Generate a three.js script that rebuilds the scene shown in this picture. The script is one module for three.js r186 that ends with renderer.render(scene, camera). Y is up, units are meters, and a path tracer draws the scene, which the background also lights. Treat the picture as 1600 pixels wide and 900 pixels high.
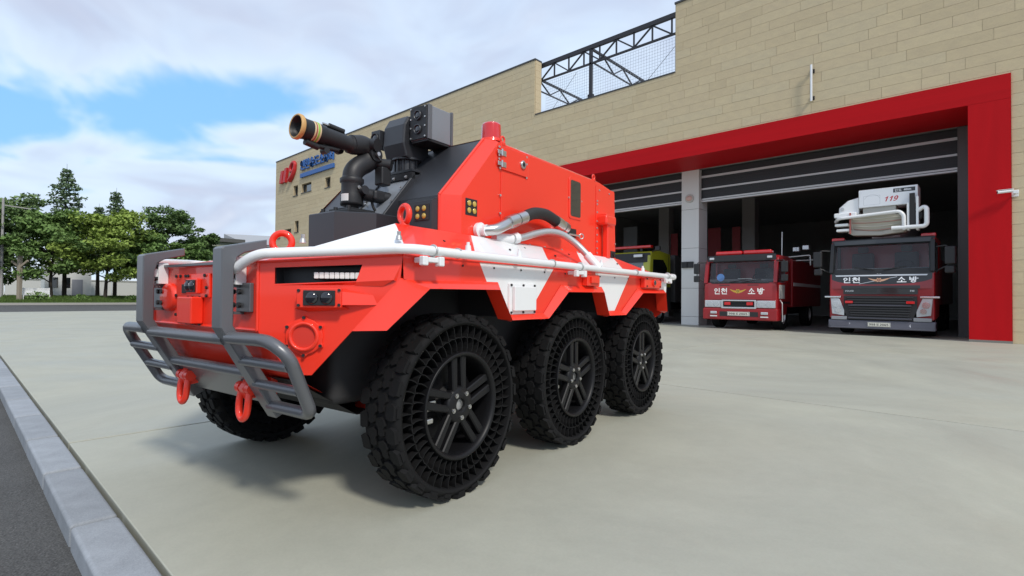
import * as THREE from 'three';
import { RoundedBoxGeometry } from 'three/addons/geometries/RoundedBoxGeometry.js';
import { mergeGeometries, mergeVertices, toCreasedNormals } from 'three/addons/utils/BufferGeometryUtils.js';
import { ImprovedNoise } from 'three/addons/math/ImprovedNoise.js';

// ---------------------------------------------------------------- camera, sky, sun, exposure
const scene = new THREE.Scene();
const camera = new THREE.PerspectiveCamera(57.8, 1024 / 576, 0.05, 3000);
camera.position.set(0, 1.05, 0);
camera.up.set(0.004, 1, 0.017).normalize();
camera.lookAt(-0.681, 1.05 + 0.016, -0.732);
const renderer = new THREE.WebGLRenderer({ antialias: true });
renderer.toneMapping = THREE.LinearToneMapping;
renderer.toneMappingExposure = 1.08;
renderer.shadowMap.enabled = true;

const V = (x, y, z) => new THREE.Vector3(x, y, z);
const noise = new ImprovedNoise();
let seedState = 20240611;
function rnd() { seedState = (seedState * 1664525 + 1013904223) >>> 0; return seedState / 4294967296; }
const rr = (a, b) => a + (b - a) * rnd();
const clamp = (v, a, b) => Math.max(a, Math.min(b, v));
const smooth = (a, b, v) => { const t = clamp((v - a) / (b - a), 0, 1); return t * t * (3 - 2 * t); };
function fbm(x, y, z, oct = 5) { let s = 0, a = 0.5, f = 1; for (let i = 0; i < oct; i++) { s += a * noise.noise(x * f, y * f, z * f); a *= 0.5; f *= 2.03; } return s; }

// sky: broken cloud with a blue opening, one equirectangular sheet of air and cloud
{
  const W = 2048, H = 1024, data = new Float32Array(W * H * 4);
  for (let j = 0; j < H; j++) {
    const el = (j + 0.5) / H * Math.PI - Math.PI / 2, ce = Math.cos(el), dy = Math.sin(el);
    for (let i = 0; i < W; i++) {
      const az = ((i + 0.5) / W - 0.5) * 2 * Math.PI, dx = Math.cos(az) * ce, dz = Math.sin(az) * ce;
      let r, g, b;
      if (dy < -0.02) { r = 0.42; g = 0.43; b = 0.42; }
      else {
        const h = Math.max(dy, 0), k = 1 / (h + 0.16), px = dx * k, pz = dz * k;
        const f = Math.pow(1 - h, 2.2);
        let br = 0.20 + 0.17 * f, bg = 0.48 + 0.22 * f, bb = 0.92 + 0.05 * f;
        const wx = fbm(px * 0.9 + 7, pz * 0.9, 3.1, 3) * 0.9, wz = fbm(px * 0.9, pz * 0.9 + 9, 8.3, 3) * 0.9;
        let n = fbm(px * 0.62 + wx + 1.7, pz * 0.62 + wz + 4.2, 0.5, 7);
        const n2 = fbm(px * 2.3 + wx * 2, pz * 2.3 + wz * 2, 5.5, 6), n3 = fbm(px * 7 + wx * 3, pz * 7 + wz * 3, 2.5, 4);
        // the opening of clear air over the far trees
        const a2 = Math.atan2(dz, dx), da = Math.atan2(Math.sin(a2 + 2.89), Math.cos(a2 + 2.89));
        const de = el - 0.288 - 0.22 * da;
        const gap = Math.exp(-((da * da) / (0.26 * 0.26) + (de * de) / (0.068 * 0.068)));
        let cov = 0.57 + n * 0.95 + n2 * 0.50 + n3 * 0.22 - gap * 0.82;
        const c = smooth(0.10, 0.46, cov) * (0.80 + 0.20 * smooth(0.5, 1.0, cov)), thick = smooth(0.3, 1.05, cov + n2 * 0.5);
        const lum = 1.07 - 0.40 * thick + n3 * 0.13 + n2 * 0.22;
        const cr = 0.77 * lum, cg = 0.86 * lum, cb = 0.985 * Math.pow(Math.max(lum, 0.05), 0.7);
        const haze = smooth(0.16, 0.0, h) * 0.7;
        r = br + (cr - br) * c; g = bg + (cg - bg) * c; b = bb + (cb - bb) * c;
        r += (0.80 - r) * haze; g += (0.88 - g) * haze; b += (0.97 - b) * haze;
      }
      const o = (j * W + i) * 4; data[o] = r; data[o + 1] = g; data[o + 2] = b; data[o + 3] = 1;
    }
  }
  const sky = new THREE.DataTexture(data, W, H, THREE.RGBAFormat, THREE.FloatType);
  sky.mapping = THREE.EquirectangularReflectionMapping; sky.magFilter = THREE.LinearFilter; sky.minFilter = THREE.LinearFilter; sky.needsUpdate = true;
  scene.background = sky; scene.environment = sky;
}
const sun = new THREE.DirectionalLight(new THREE.Color(1, 0.95, 0.87), 2.4);
sun.position.set(34, 40, 7); sun.target.position.set(-4, 0, -6); scene.add(sun, sun.target);
sun.castShadow = true; sun.shadow.radius = 15; sun.shadow.mapSize.set(2048, 2048);
Object.assign(sun.shadow.camera, { left: -60, right: 60, top: 40, bottom: -40, near: 1, far: 160 });

// ---------------------------------------------------------------- helpers
const taken = {};
function numbered(n) { const k = taken[n] = (taken[n] ?? -1) + 1; return k ? n + '_' + String(k).padStart(3, '0') : n; }
function mesh(name, geo, mat, parent) { const m = new THREE.Mesh(Array.isArray(geo) ? merge(geo) : geo, mat); m.name = name; m.castShadow = m.receiveShadow = true; parent.add(m); return m; }
function tag(o, label, category, group) { o.userData.label = label; o.userData.category = category; if (group) o.userData.group = group; return o; }
function thing(name, label, category, pos = [0, 0, 0], turn = 0, group) { const g = new THREE.Group(); g.name = numbered(name); g.position.set(...pos); g.rotation.y = turn; scene.add(g); return tag(g, label, category, group); }
function single(name, geo, mat, label, category, group) { const m = mesh(numbered(name), geo, mat, scene); return tag(m, label, category, group); }
function structure(name, geo, mat) { const m = mesh(name, geo, mat, scene); m.userData.kind = 'structure'; return m; }
function stuff(o) { o.userData.kind = 'stuff'; return o; }
function norm(g) { let q = g.index ? g.toNonIndexed() : g; if (!q.attributes.uv) q.setAttribute('uv', new THREE.BufferAttribute(new Float32Array(q.attributes.position.count * 2), 2)); if (!q.attributes.normal) q.computeVertexNormals(); for (const k of Object.keys(q.attributes)) if (!['position', 'normal', 'uv'].includes(k)) q.deleteAttribute(k); q.morphAttributes = {}; return q; }
function merge(list) { return mergeGeometries(list.map(norm), false); }
const T = (g, x = 0, y = 0, z = 0) => g.translate(x, y, z);
function box(w, h, d, x = 0, y = 0, z = 0) { return new THREE.BoxGeometry(w, h, d).translate(x, y, z); }
function rbox(w, h, d, x = 0, y = 0, z = 0, r = 0.01, s = 1) { return new RoundedBoxGeometry(w, h, d, s, Math.min(r, w / 2.02, h / 2.02, d / 2.02)).translate(x, y, z); }
function boxAB(x0, x1, y0, y1, z0, z1) { return box(Math.abs(x1 - x0), Math.abs(y1 - y0), Math.abs(z1 - z0), (x0 + x1) / 2, (y0 + y1) / 2, (z0 + z1) / 2); }
function rboxAB(x0, x1, y0, y1, z0, z1, r = 0.01, s = 1) { return rbox(Math.abs(x1 - x0), Math.abs(y1 - y0), Math.abs(z1 - z0), (x0 + x1) / 2, (y0 + y1) / 2, (z0 + z1) / 2, r, s); }
function cyl(r0, r1, h, x = 0, y = 0, z = 0, axis = 'y', seg = 20) { const g = new THREE.CylinderGeometry(r0, r1, h, seg); if (axis === 'x') g.rotateZ(-Math.PI / 2); if (axis === 'z') g.rotateX(Math.PI / 2); return g.translate(x, y, z); }
// a bar between two points
function rod(a, b, r, seg = 8, r2 = r) { const d = V().subVectors(b, a), g = new THREE.CylinderGeometry(r2, r, d.length(), seg); g.applyQuaternion(new THREE.Quaternion().setFromUnitVectors(V(0, 1, 0), d.clone().normalize())); const m = a.clone().add(b).multiplyScalar(0.5); return g.translate(m.x, m.y, m.z); }
function beam(a, b, w, h) { const d = V().subVectors(b, a), L = d.length(), g = new THREE.BoxGeometry(w, h, L); const m = new THREE.Matrix4().lookAt(V(), d, Math.abs(d.y) / L > 0.98 ? V(1, 0, 0) : V(0, 1, 0)); g.applyMatrix4(m); const c = a.clone().add(b).multiplyScalar(0.5); return g.translate(c.x, c.y, c.z); }
// a polyline with rounded corners as a tube
function filleted(pts, rad) {
  const path = new THREE.CurvePath(); let prev = pts[0].clone();
  for (let i = 1; i < pts.length; i++) {
    if (i === pts.length - 1) { path.add(new THREE.LineCurve3(prev, pts[i].clone())); break; }
    const a = V().subVectors(pts[i - 1], pts[i]), b = V().subVectors(pts[i + 1], pts[i]); const r = Math.min(rad, a.length() * 0.48, b.length() * 0.48);
    const p = pts[i].clone().addScaledVector(a.normalize(), r), q = pts[i].clone().addScaledVector(b.normalize(), r);
    path.add(new THREE.LineCurve3(prev, p)); path.add(new THREE.QuadraticBezierCurve3(p, pts[i].clone(), q)); prev = q;
  }
  return path;
}
function tube(pts, r, rad = 0.06, seg = 10, cap = true, step = 0.02) {
  const path = filleted(pts, rad), out = []; const L = path.getLength();
  const P = []; for (const c of path.curves) { const n = c.isLineCurve3 ? 1 : 7; for (let i = 0; i < n; i++) P.push(c.getPoint(i / n)); } P.push(pts[pts.length - 1].clone());
  const Q = [P[0]]; for (const p of P) if (p.distanceTo(Q[Q.length - 1]) > 1e-4) Q.push(p);
  return sweep(Q, (i, a) => r, seg, cap);
}
// sweep a circle (radius by index) along points with parallel transport
function sweep(P, rf, seg = 10, cap = true) {
  const n = P.length, pos = [], idx = []; let t0 = V().subVectors(P[1], P[0]).normalize(); let u = Math.abs(t0.y) < 0.9 ? V(0, 1, 0) : V(1, 0, 0); u.addScaledVector(t0, -u.dot(t0)).normalize();
  for (let i = 0; i < n; i++) {
    const t = V().subVectors(P[Math.min(i + 1, n - 1)], P[Math.max(i - 1, 0)]).normalize(); u.addScaledVector(t, -u.dot(t)).normalize(); const w = V().crossVectors(t, u), r = rf(i, i / (n - 1));
    for (let k = 0; k < seg; k++) { const a = k / seg * 2 * Math.PI; const p = P[i].clone().addScaledVector(u, Math.cos(a) * r).addScaledVector(w, Math.sin(a) * r); pos.push(p.x, p.y, p.z); }
  }
  for (let i = 0; i < n - 1; i++) for (let k = 0; k < seg; k++) { const a = i * seg + k, b = i * seg + (k + 1) % seg, c = a + seg, d = b + seg; idx.push(a, b, c, b, d, c); }
  const g = new THREE.BufferGeometry(); g.setAttribute('position', new THREE.Float32BufferAttribute(pos, 3)); g.setIndex(idx); g.computeVertexNormals();
  if (!cap) return norm(g);
  const caps = []; for (const [o, e] of [[0, 0], [(n - 1) * seg, n - 1]]) for (let k = 0; k < seg; k++) { const a = (o + k) * 3, b = (o + (k + 1) % seg) * 3; caps.push(P[e].x, P[e].y, P[e].z, pos[a], pos[a + 1], pos[a + 2], pos[b], pos[b + 1], pos[b + 2]); }
  const cg = new THREE.BufferGeometry(); cg.setAttribute('position', new THREE.Float32BufferAttribute(caps, 3)); cg.computeVertexNormals();
  return merge([g, cg]);
}
function smoothCurve(pts, n) { return new THREE.CatmullRomCurve3(pts, false, 'centripetal').getPoints(n); }
// flat-faced solid from polygons (arrays of points); normals turned away from centre c
function poly(faces, c = null, uvf = null) {
  const pos = [], nor = [], uv = [];
  for (let f of faces) {
    const n = V(); for (let i = 0; i < f.length; i++) { const a = f[i], b = f[(i + 1) % f.length]; n.x += (a.y - b.y) * (a.z + b.z); n.y += (a.z - b.z) * (a.x + b.x); n.z += (a.x - b.x) * (a.y + b.y); }
    n.normalize(); if (c) { const m = f.reduce((s, p) => s.add(p), V()).multiplyScalar(1 / f.length).sub(c); if (m.dot(n) < 0) { n.negate(); f = [...f].reverse(); } }
    const ax = Math.abs(n.x) > Math.abs(n.y) ? (Math.abs(n.x) > Math.abs(n.z) ? 0 : 2) : (Math.abs(n.y) > Math.abs(n.z) ? 1 : 2);
    const flat = f.map((p) => ax === 0 ? new THREE.Vector2(p.y, p.z) : ax === 1 ? new THREE.Vector2(p.z, p.x) : new THREE.Vector2(p.x, p.y));
    let tris = f.length === 3 ? [[0, 1, 2]] : THREE.ShapeUtils.triangulateShape(flat, []);
    for (let t of tris) {
      const e = V().crossVectors(V().subVectors(f[t[1]], f[t[0]]), V().subVectors(f[t[2]], f[t[0]])); if (e.dot(n) < 0) t = [t[0], t[2], t[1]];
      for (const i of t) { const p = f[i]; pos.push(p.x, p.y, p.z); nor.push(n.x, n.y, n.z); const w = uvf ? uvf(p, n) : [ax === 0 ? p.z : p.x, ax === 1 ? p.z : p.y]; uv.push(w[0], w[1]); }
    }
  }
  const g = new THREE.BufferGeometry(); g.setAttribute('position', new THREE.Float32BufferAttribute(pos, 3)); g.setAttribute('normal', new THREE.Float32BufferAttribute(nor, 3)); g.setAttribute('uv', new THREE.Float32BufferAttribute(uv, 2)); return g;
}
// closed prism: outline in (u,v), extruded along one axis from a to b
function prism(outline, a, b, axis, bevel = 0, seg = 1) {
  const sh = new THREE.Shape(outline.map(([u, v]) => new THREE.Vector2(u, v)));
  const g = new THREE.ExtrudeGeometry(sh, { depth: Math.abs(b - a) - 2 * bevel, bevelEnabled: bevel > 0, bevelSize: bevel, bevelThickness: bevel, bevelSegments: seg, bevelOffset: -bevel, curveSegments: 6 });
  g.translate(0, 0, Math.min(a, b) + bevel);
  if (axis === 'x') { const m = new THREE.Matrix4().set(0, 0, 1, 0, 0, 1, 0, 0, 1, 0, 0, 0, 0, 0, 0, 1); g.applyMatrix4(m); flip(g); }   // outline (z,y)
  if (axis === 'y') { const m = new THREE.Matrix4().set(1, 0, 0, 0, 0, 0, 1, 0, 0, 1, 0, 0, 0, 0, 0, 1); g.applyMatrix4(m); flip(g); }   // outline (x,z)
  return g;                                                                                                                  // axis z: outline (x,y)
}
function flip(g) { const q = g.index ? null : g; const p = g.attributes.position.array, u = g.attributes.uv.array; if (g.index) { const a = g.index.array; for (let i = 0; i < a.length; i += 3) [a[i], a[i + 1]] = [a[i + 1], a[i]]; } else for (let i = 0; i < p.length; i += 9) { for (let k = 0; k < 3; k++) [p[i + k], p[i + 3 + k]] = [p[i + 3 + k], p[i + k]]; } g.computeVertexNormals(); return g; }
function mirrorX(g) { const q = norm(g.clone()); q.scale(-1, 1, 1); const p = q.attributes.position.array, n = q.attributes.normal.array, u = q.attributes.uv.array; for (let i = 0, c = p.length / 9; i < c; i++) { for (let k = 0; k < 3; k++) { let t = p[i * 9 + k]; p[i * 9 + k] = p[i * 9 + 3 + k]; p[i * 9 + 3 + k] = t; t = n[i * 9 + k]; n[i * 9 + k] = n[i * 9 + 3 + k]; n[i * 9 + 3 + k] = t; } for (let k = 0; k < 2; k++) { const t = u[i * 6 + k]; u[i * 6 + k] = u[i * 6 + 2 + k]; u[i * 6 + 2 + k] = t; } } return q; }
function lathe(pts, seg = 32, axis = 'y') { const g = new THREE.LatheGeometry(pts.map(([r, y]) => new THREE.Vector2(r, y)), seg); if (axis === 'x') g.rotateZ(-Math.PI / 2); if (axis === 'z') g.rotateX(Math.PI / 2); return g; }
function rrect(w, h, r, cx = 0, cy = 0) { const s = []; for (const [sx, sy, a0] of [[1, 1, 0], [-1, 1, 90], [-1, -1, 180], [1, -1, 270]]) for (let k = 0; k <= 3; k++) { const a = (a0 + k * 30) * Math.PI / 180; s.push([cx + sx * (w / 2 - r) + Math.cos(a) * r, cy + sy * (h / 2 - r) + Math.sin(a) * r]); } return s; }
const lin = (r, g, b) => new THREE.Color().setRGB(r, g, b);
function mat(c, rough = 0.6, metal = 0, extra = {}) { return new THREE.MeshPhysicalMaterial({ color: Array.isArray(c) ? lin(...c) : c, roughness: rough, metalness: metal, ...extra }); }
// tileable-size noise texture; f(x,y) returns [r,g,b] in linear
function dataTex(w, h, f, srgb = true) {
  const d = new Uint8Array(w * h * 4); for (let j = 0; j < h; j++) for (let i = 0; i < w; i++) { const c = f(i / w, j / h, i, j), o = (j * w + i) * 4; for (let k = 0; k < 3; k++) { let v = clamp(c[k], 0, 1); if (srgb) v = v <= 0.0031308 ? v * 12.92 : 1.055 * Math.pow(v, 1 / 2.4) - 0.055; d[o + k] = Math.round(v * 255); } d[o + 3] = 255; }
  const t = new THREE.DataTexture(d, w, h); t.wrapS = t.wrapT = THREE.RepeatWrapping; t.magFilter = THREE.LinearFilter; t.minFilter = THREE.LinearMipmapLinearFilter; t.generateMipmaps = true; if (srgb) t.colorSpace = THREE.SRGBColorSpace; t.needsUpdate = true; return t;
}
// noise that repeats with period 1 in x and y
function pfbm(x, y, base, oct, z = 0) { let s = 0, a = 0.5, f = base; for (let o = 0; o < oct; o++) { const X = x * 2 * Math.PI, Y = y * 2 * Math.PI, R = f / (2 * Math.PI); s += a * noise.noise(Math.cos(X) * R + 11 * o + z, Math.sin(X) * R + Math.cos(Y) * R * 1.0, Math.sin(Y) * R + 5 * o); a *= 0.5; f *= 2; } return s; }
function canvasTex(w, h, draw) { const c = document.createElement('canvas'); c.width = w; c.height = h; const g = c.getContext('2d'); draw(g, w, h); const t = new THREE.CanvasTexture(c); t.colorSpace = THREE.SRGBColorSpace; t.anisotropy = 8; return t; }
// hangul strokes in a unit square (y down)
const JAMO = {
  o: (x, y, w, h) => { const r = []; for (let k = 0; k <= 14; k++) { const a = k / 14 * 2 * Math.PI; r.push([x + w / 2 + Math.cos(a) * w / 2, y + h / 2 + Math.sin(a) * h / 2]); } return [r]; },
  n: (x, y, w, h) => [[[x, y], [x, y + h], [x + w, y + h]]],
  s: (x, y, w, h) => [[[x + w / 2, y], [x, y + h]], [[x + w * 0.5, y + h * 0.3], [x + w, y + h]]],
  c: (x, y, w, h) => [[[x + w * 0.3, y], [x + w * 0.7, y]], [[x, y + h * 0.3], [x + w, y + h * 0.3]], [[x + w / 2, y + h * 0.3], [x, y + h]], [[x + w * 0.52, y + h * 0.55], [x + w, y + h]]],
  b: (x, y, w, h) => [[[x, y], [x, y + h], [x + w, y + h], [x + w, y]], [[x, y + h * 0.5], [x + w, y + h * 0.5]]],
  d: (x, y, w, h) => [[[x + w, y], [x, y], [x, y + h], [x + w, y + h]]],
  g: (x, y, w, h) => [[[x, y], [x + w, y], [x + w, y + h]]],
  m: (x, y, w, h) => [[[x, y], [x + w, y], [x + w, y + h], [x, y + h], [x, y]]],
  r: (x, y, w, h) => [[[x, y], [x + w, y], [x + w, y + h / 2], [x, y + h / 2], [x, y + h], [x + w, y + h]]],
  i: (x, y, w, h) => [[[x + w / 2, y], [x + w / 2, y + h]]],
  eo: (x, y, w, h) => [[[x + w, y], [x + w, y + h]], [[x, y + h * 0.45], [x + w, y + h * 0.45]]],
  a: (x, y, w, h) => [[[x, y], [x, y + h]], [[x, y + h * 0.45], [x + w, y + h * 0.45]]],
  oh: (x, y, w, h) => [[[x, y + h], [x + w, y + h]], [[x + w / 2, y], [x + w / 2, y + h]]],
  oo: (x, y, w, h) => [[[x, y], [x + w, y]], [[x + w / 2, y], [x + w / 2, y + h]]],
};
const SYL = {
  in: [['o', .08, .08, .4, .42], ['i', .75, .02, .1, .62], ['n', .18, .68, .66, .28]],
  cheon: [['c', .06, .04, .46, .52], ['eo', .56, .02, .26, .64], ['n', .18, .7, .66, .26]],
  so: [['s', .2, .06, .6, .46], ['oh', .05, .6, .9, .3]],
  bang: [['b', .1, .06, .4, .44], ['a', .7, .02, .24, .54], ['o', .26, .62, .42, .34]],
  song: [['s', .22, .02, .56, .3], ['oh', .05, .36, .9, .2], ['o', .28, .64, .44, .34]],
  do: [['d', .18, .08, .64, .4], ['oh', .05, .58, .9, .32]],
  seo: [['s', .06, .12, .46, .7], ['eo', .58, .02, .28, .96]],
  mi: [['m', .08, .16, .44, .6], ['i', .75, .02, .1, .94]],
  rae: [['r', .06, .14, .4, .64], ['a', .58, .02, .2, .94], ['i', .84, .02, .1, .94]],
};
function syllable(k, x, y, s) { return SYL[k].flatMap(([j, a, b, w, h]) => JAMO[j](x + a * s, y + b * s, w * s, h * s)); }
function drawHangul(g, keys, x, y, s, lw, gap = 0.12) { g.lineWidth = lw; g.lineCap = 'square'; g.lineJoin = 'miter'; keys.forEach((k, i) => { if (k === ' ') return; for (const st of syllable(k, x + i * s * (1 + gap), y, s)) { g.beginPath(); st.forEach(([a, b], n) => n ? g.lineTo(a, b) : g.moveTo(a, b)); g.stroke(); } }); }

// ---------------------------------------------------------------- materials
const M = {};
{
  const orange = dataTex(256, 256, (x, y) => { const n = pfbm(x, y, 6, 4) * 0.5 + 0.5; return [n, n, n]; }, false);
  M.red = mat([0.87, 0.032, 0.008], 0.5, 0, { clearcoat: 0.55, clearcoatRoughness: 0.05, bumpMap: orange, bumpScale: 0.0004 });
  M.redPlastic = mat([0.62, 0.01, 0.012], 0.2, 0, { clearcoat: 1, clearcoatRoughness: 0.05 });
  M.white = mat([0.80, 0.81, 0.81], 0.36, 0, { clearcoat: 0.5, clearcoatRoughness: 0.15 });
  M.gunmetal = mat([0.125, 0.13, 0.14], 0.38, 0.25, { clearcoat: 0.35, clearcoatRoughness: 0.3, roughnessMap: null });
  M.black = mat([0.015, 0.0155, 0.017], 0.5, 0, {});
  M.blackSatin = mat([0.027, 0.029, 0.034], 0.42, 0.1, { clearcoat: 0.2, clearcoatRoughness: 0.4 });
  M.greyPlate = mat([0.24, 0.26, 0.285], 0.35, 0.2, {});
  M.rubber = mat([0.0075, 0.0075, 0.008], 0.75, 0, { specularIntensity: 0.45 });
  M.rim = mat([0.007, 0.007, 0.008], 0.45, 0.0, { specularIntensity: 0.6 });
  M.dark = mat([0.028, 0.028, 0.029], 0.85, 0, {});
  M.steel = mat([0.60, 0.59, 0.57], 0.28, 1, {});
  M.zinc = mat([0.55, 0.55, 0.54], 0.45, 0.8, {});
  M.hose = mat([0.018, 0.018, 0.018], 0.65, 0, {});
  M.lens = mat([0.008, 0.009, 0.014], 0.06, 0, { clearcoat: 1, clearcoatRoughness: 0.02 });
  M.glassDark = mat([0.012, 0.015, 0.018], 0.05, 0, { clearcoat: 1, clearcoatRoughness: 0.02 });
  M.led = mat([0.85, 0.85, 0.82], 0.25, 0, { emissive: lin(1, 1, 0.95), emissiveIntensity: 0.0 });
  M.amber = mat([0.50, 0.36, 0.05], 0.3, 0, { clearcoat: 1, clearcoatRoughness: 0.05 });
  M.decal = mat([0.7, 0.7, 0.68], 0.6);
}
// ---------------------------------------------------------------- ground, apron, kerb
{
  const asph = dataTex(512, 512, (x, y, i, j) => { const n = pfbm(x, y, 5, 4) * .5, s = rnd(); const v = .075 + n * .035 + (s > .9 ? .05 : s < .12 ? -.035 : (s - .5) * .03); return [v, v * .99, v * .95]; });
  const asphB = dataTex(512, 512, () => { const s = rnd(); return [s, s, s]; }, false);
  asph.repeat.set(300, 300); asphB.repeat.set(300, 300);
  structure('ground', new THREE.PlaneGeometry(700, 700).rotateX(-Math.PI / 2).translate(-60, -.10, 0), mat([1, 1, 1], .92, 0, { map: asph, bumpMap: asphB, bumpScale: .004 }));
  // cast concrete apron: slabs with open joints
  const conc = dataTex(1024, 1024, (x, y) => { const a = pfbm(x, y * 1.0, 4, 5), b = pfbm(x, y, 18, 4, 3.7), c = pfbm(x, y, 90, 2, 1.2), s = rnd() - .5; const v = .395 * (1 + a * .09 + b * .10 + c * .06 + s * .06); const w = a * .03; return [v * (1.0 + w), v * (1.0 + w * .4), v * (.82 - w)]; });
  const concB = dataTex(512, 512, (x, y) => { const v = .5 + pfbm(x, y, 40, 3, 2.2) * .5 + (rnd() - .5) * .25; return [v, v, v]; }, false);
  const concR = dataTex(512, 512, (x, y) => { const v = .60 + pfbm(x, y, 8, 4, 6.2) * .35; return [v, clamp(v, .35, .9), v]; }, false);
  M.concrete = mat([1, 1, 1], 1.0, 0, { map: conc, bumpMap: concB, bumpScale: .0015, roughnessMap: concR });
  const pav = new THREE.Group(); pav.name = 'concrete_apron'; pav.userData.kind = 'structure'; scene.add(pav);
  const xs = [-38, -27, -16, -4.75, 6.5, 18], zs = [-.565, -5.9, -19.6];
  let t = 0;
  for (let i = 0; i < xs.length - 1; i++) for (let j = 0; j < zs.length - 1; j++) {
    const g = .013, x0 = xs[i] + g, x1 = xs[i + 1] - g, z0 = zs[j + 1] + g, z1 = zs[j] - g;
    const q = rboxAB(x0, x1, -.1, 0, z0, z1, .006); const p = q.attributes.position, u = q.attributes.uv; t += .37;
    for (let k = 0; k < p.count; k++) u.setXY(k, (p.getX(k) * .96 + p.getZ(k) * .28) / 7.3 + t, (p.getZ(k) * .96 - p.getX(k) * .28) / 7.3 + t * 1.7);
    mesh('slab', q, M.concrete, pav);
  }
  mesh('joint_bed', boxAB(-37.9, 17.9, -.1, -.03, -19.5, -.6), mat([.14, .135, .12], .95), pav);
  const kerb = new THREE.Group(); kerb.name = 'kerb'; kerb.userData.kind = 'structure'; scene.add(kerb);
  const gran = dataTex(256, 256, (x, y) => { const n = pfbm(x, y, 6, 4), s = rnd() - .5; const v = .33 * (1 + n * .22 + s * .25); return [v * .93, v * 1.0, v * 1.07]; });
  const km = [0.88, 1.0, 1.10].map((k) => mat([k, k, k], .85, 0, { map: gran }));
  const kg = rbox(.97, .115, .178, 0, -.0545, -.47, .018, 2);
  { const p = kg.attributes.position, u = kg.attributes.uv; for (let k = 0; k < p.count; k++) u.setXY(k, p.getX(k) * 1.3, (p.getZ(k) + p.getY(k)) * 1.3); }
  for (let k = 0; k < 60; k++) { const m = mesh('kerb_stone', kg, km[(k * 7 + (k >> 1)) % 3], kerb); m.position.set(-1.55 - k + 10, -.003 + (k % 3) * .001, 0); }
}
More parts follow.
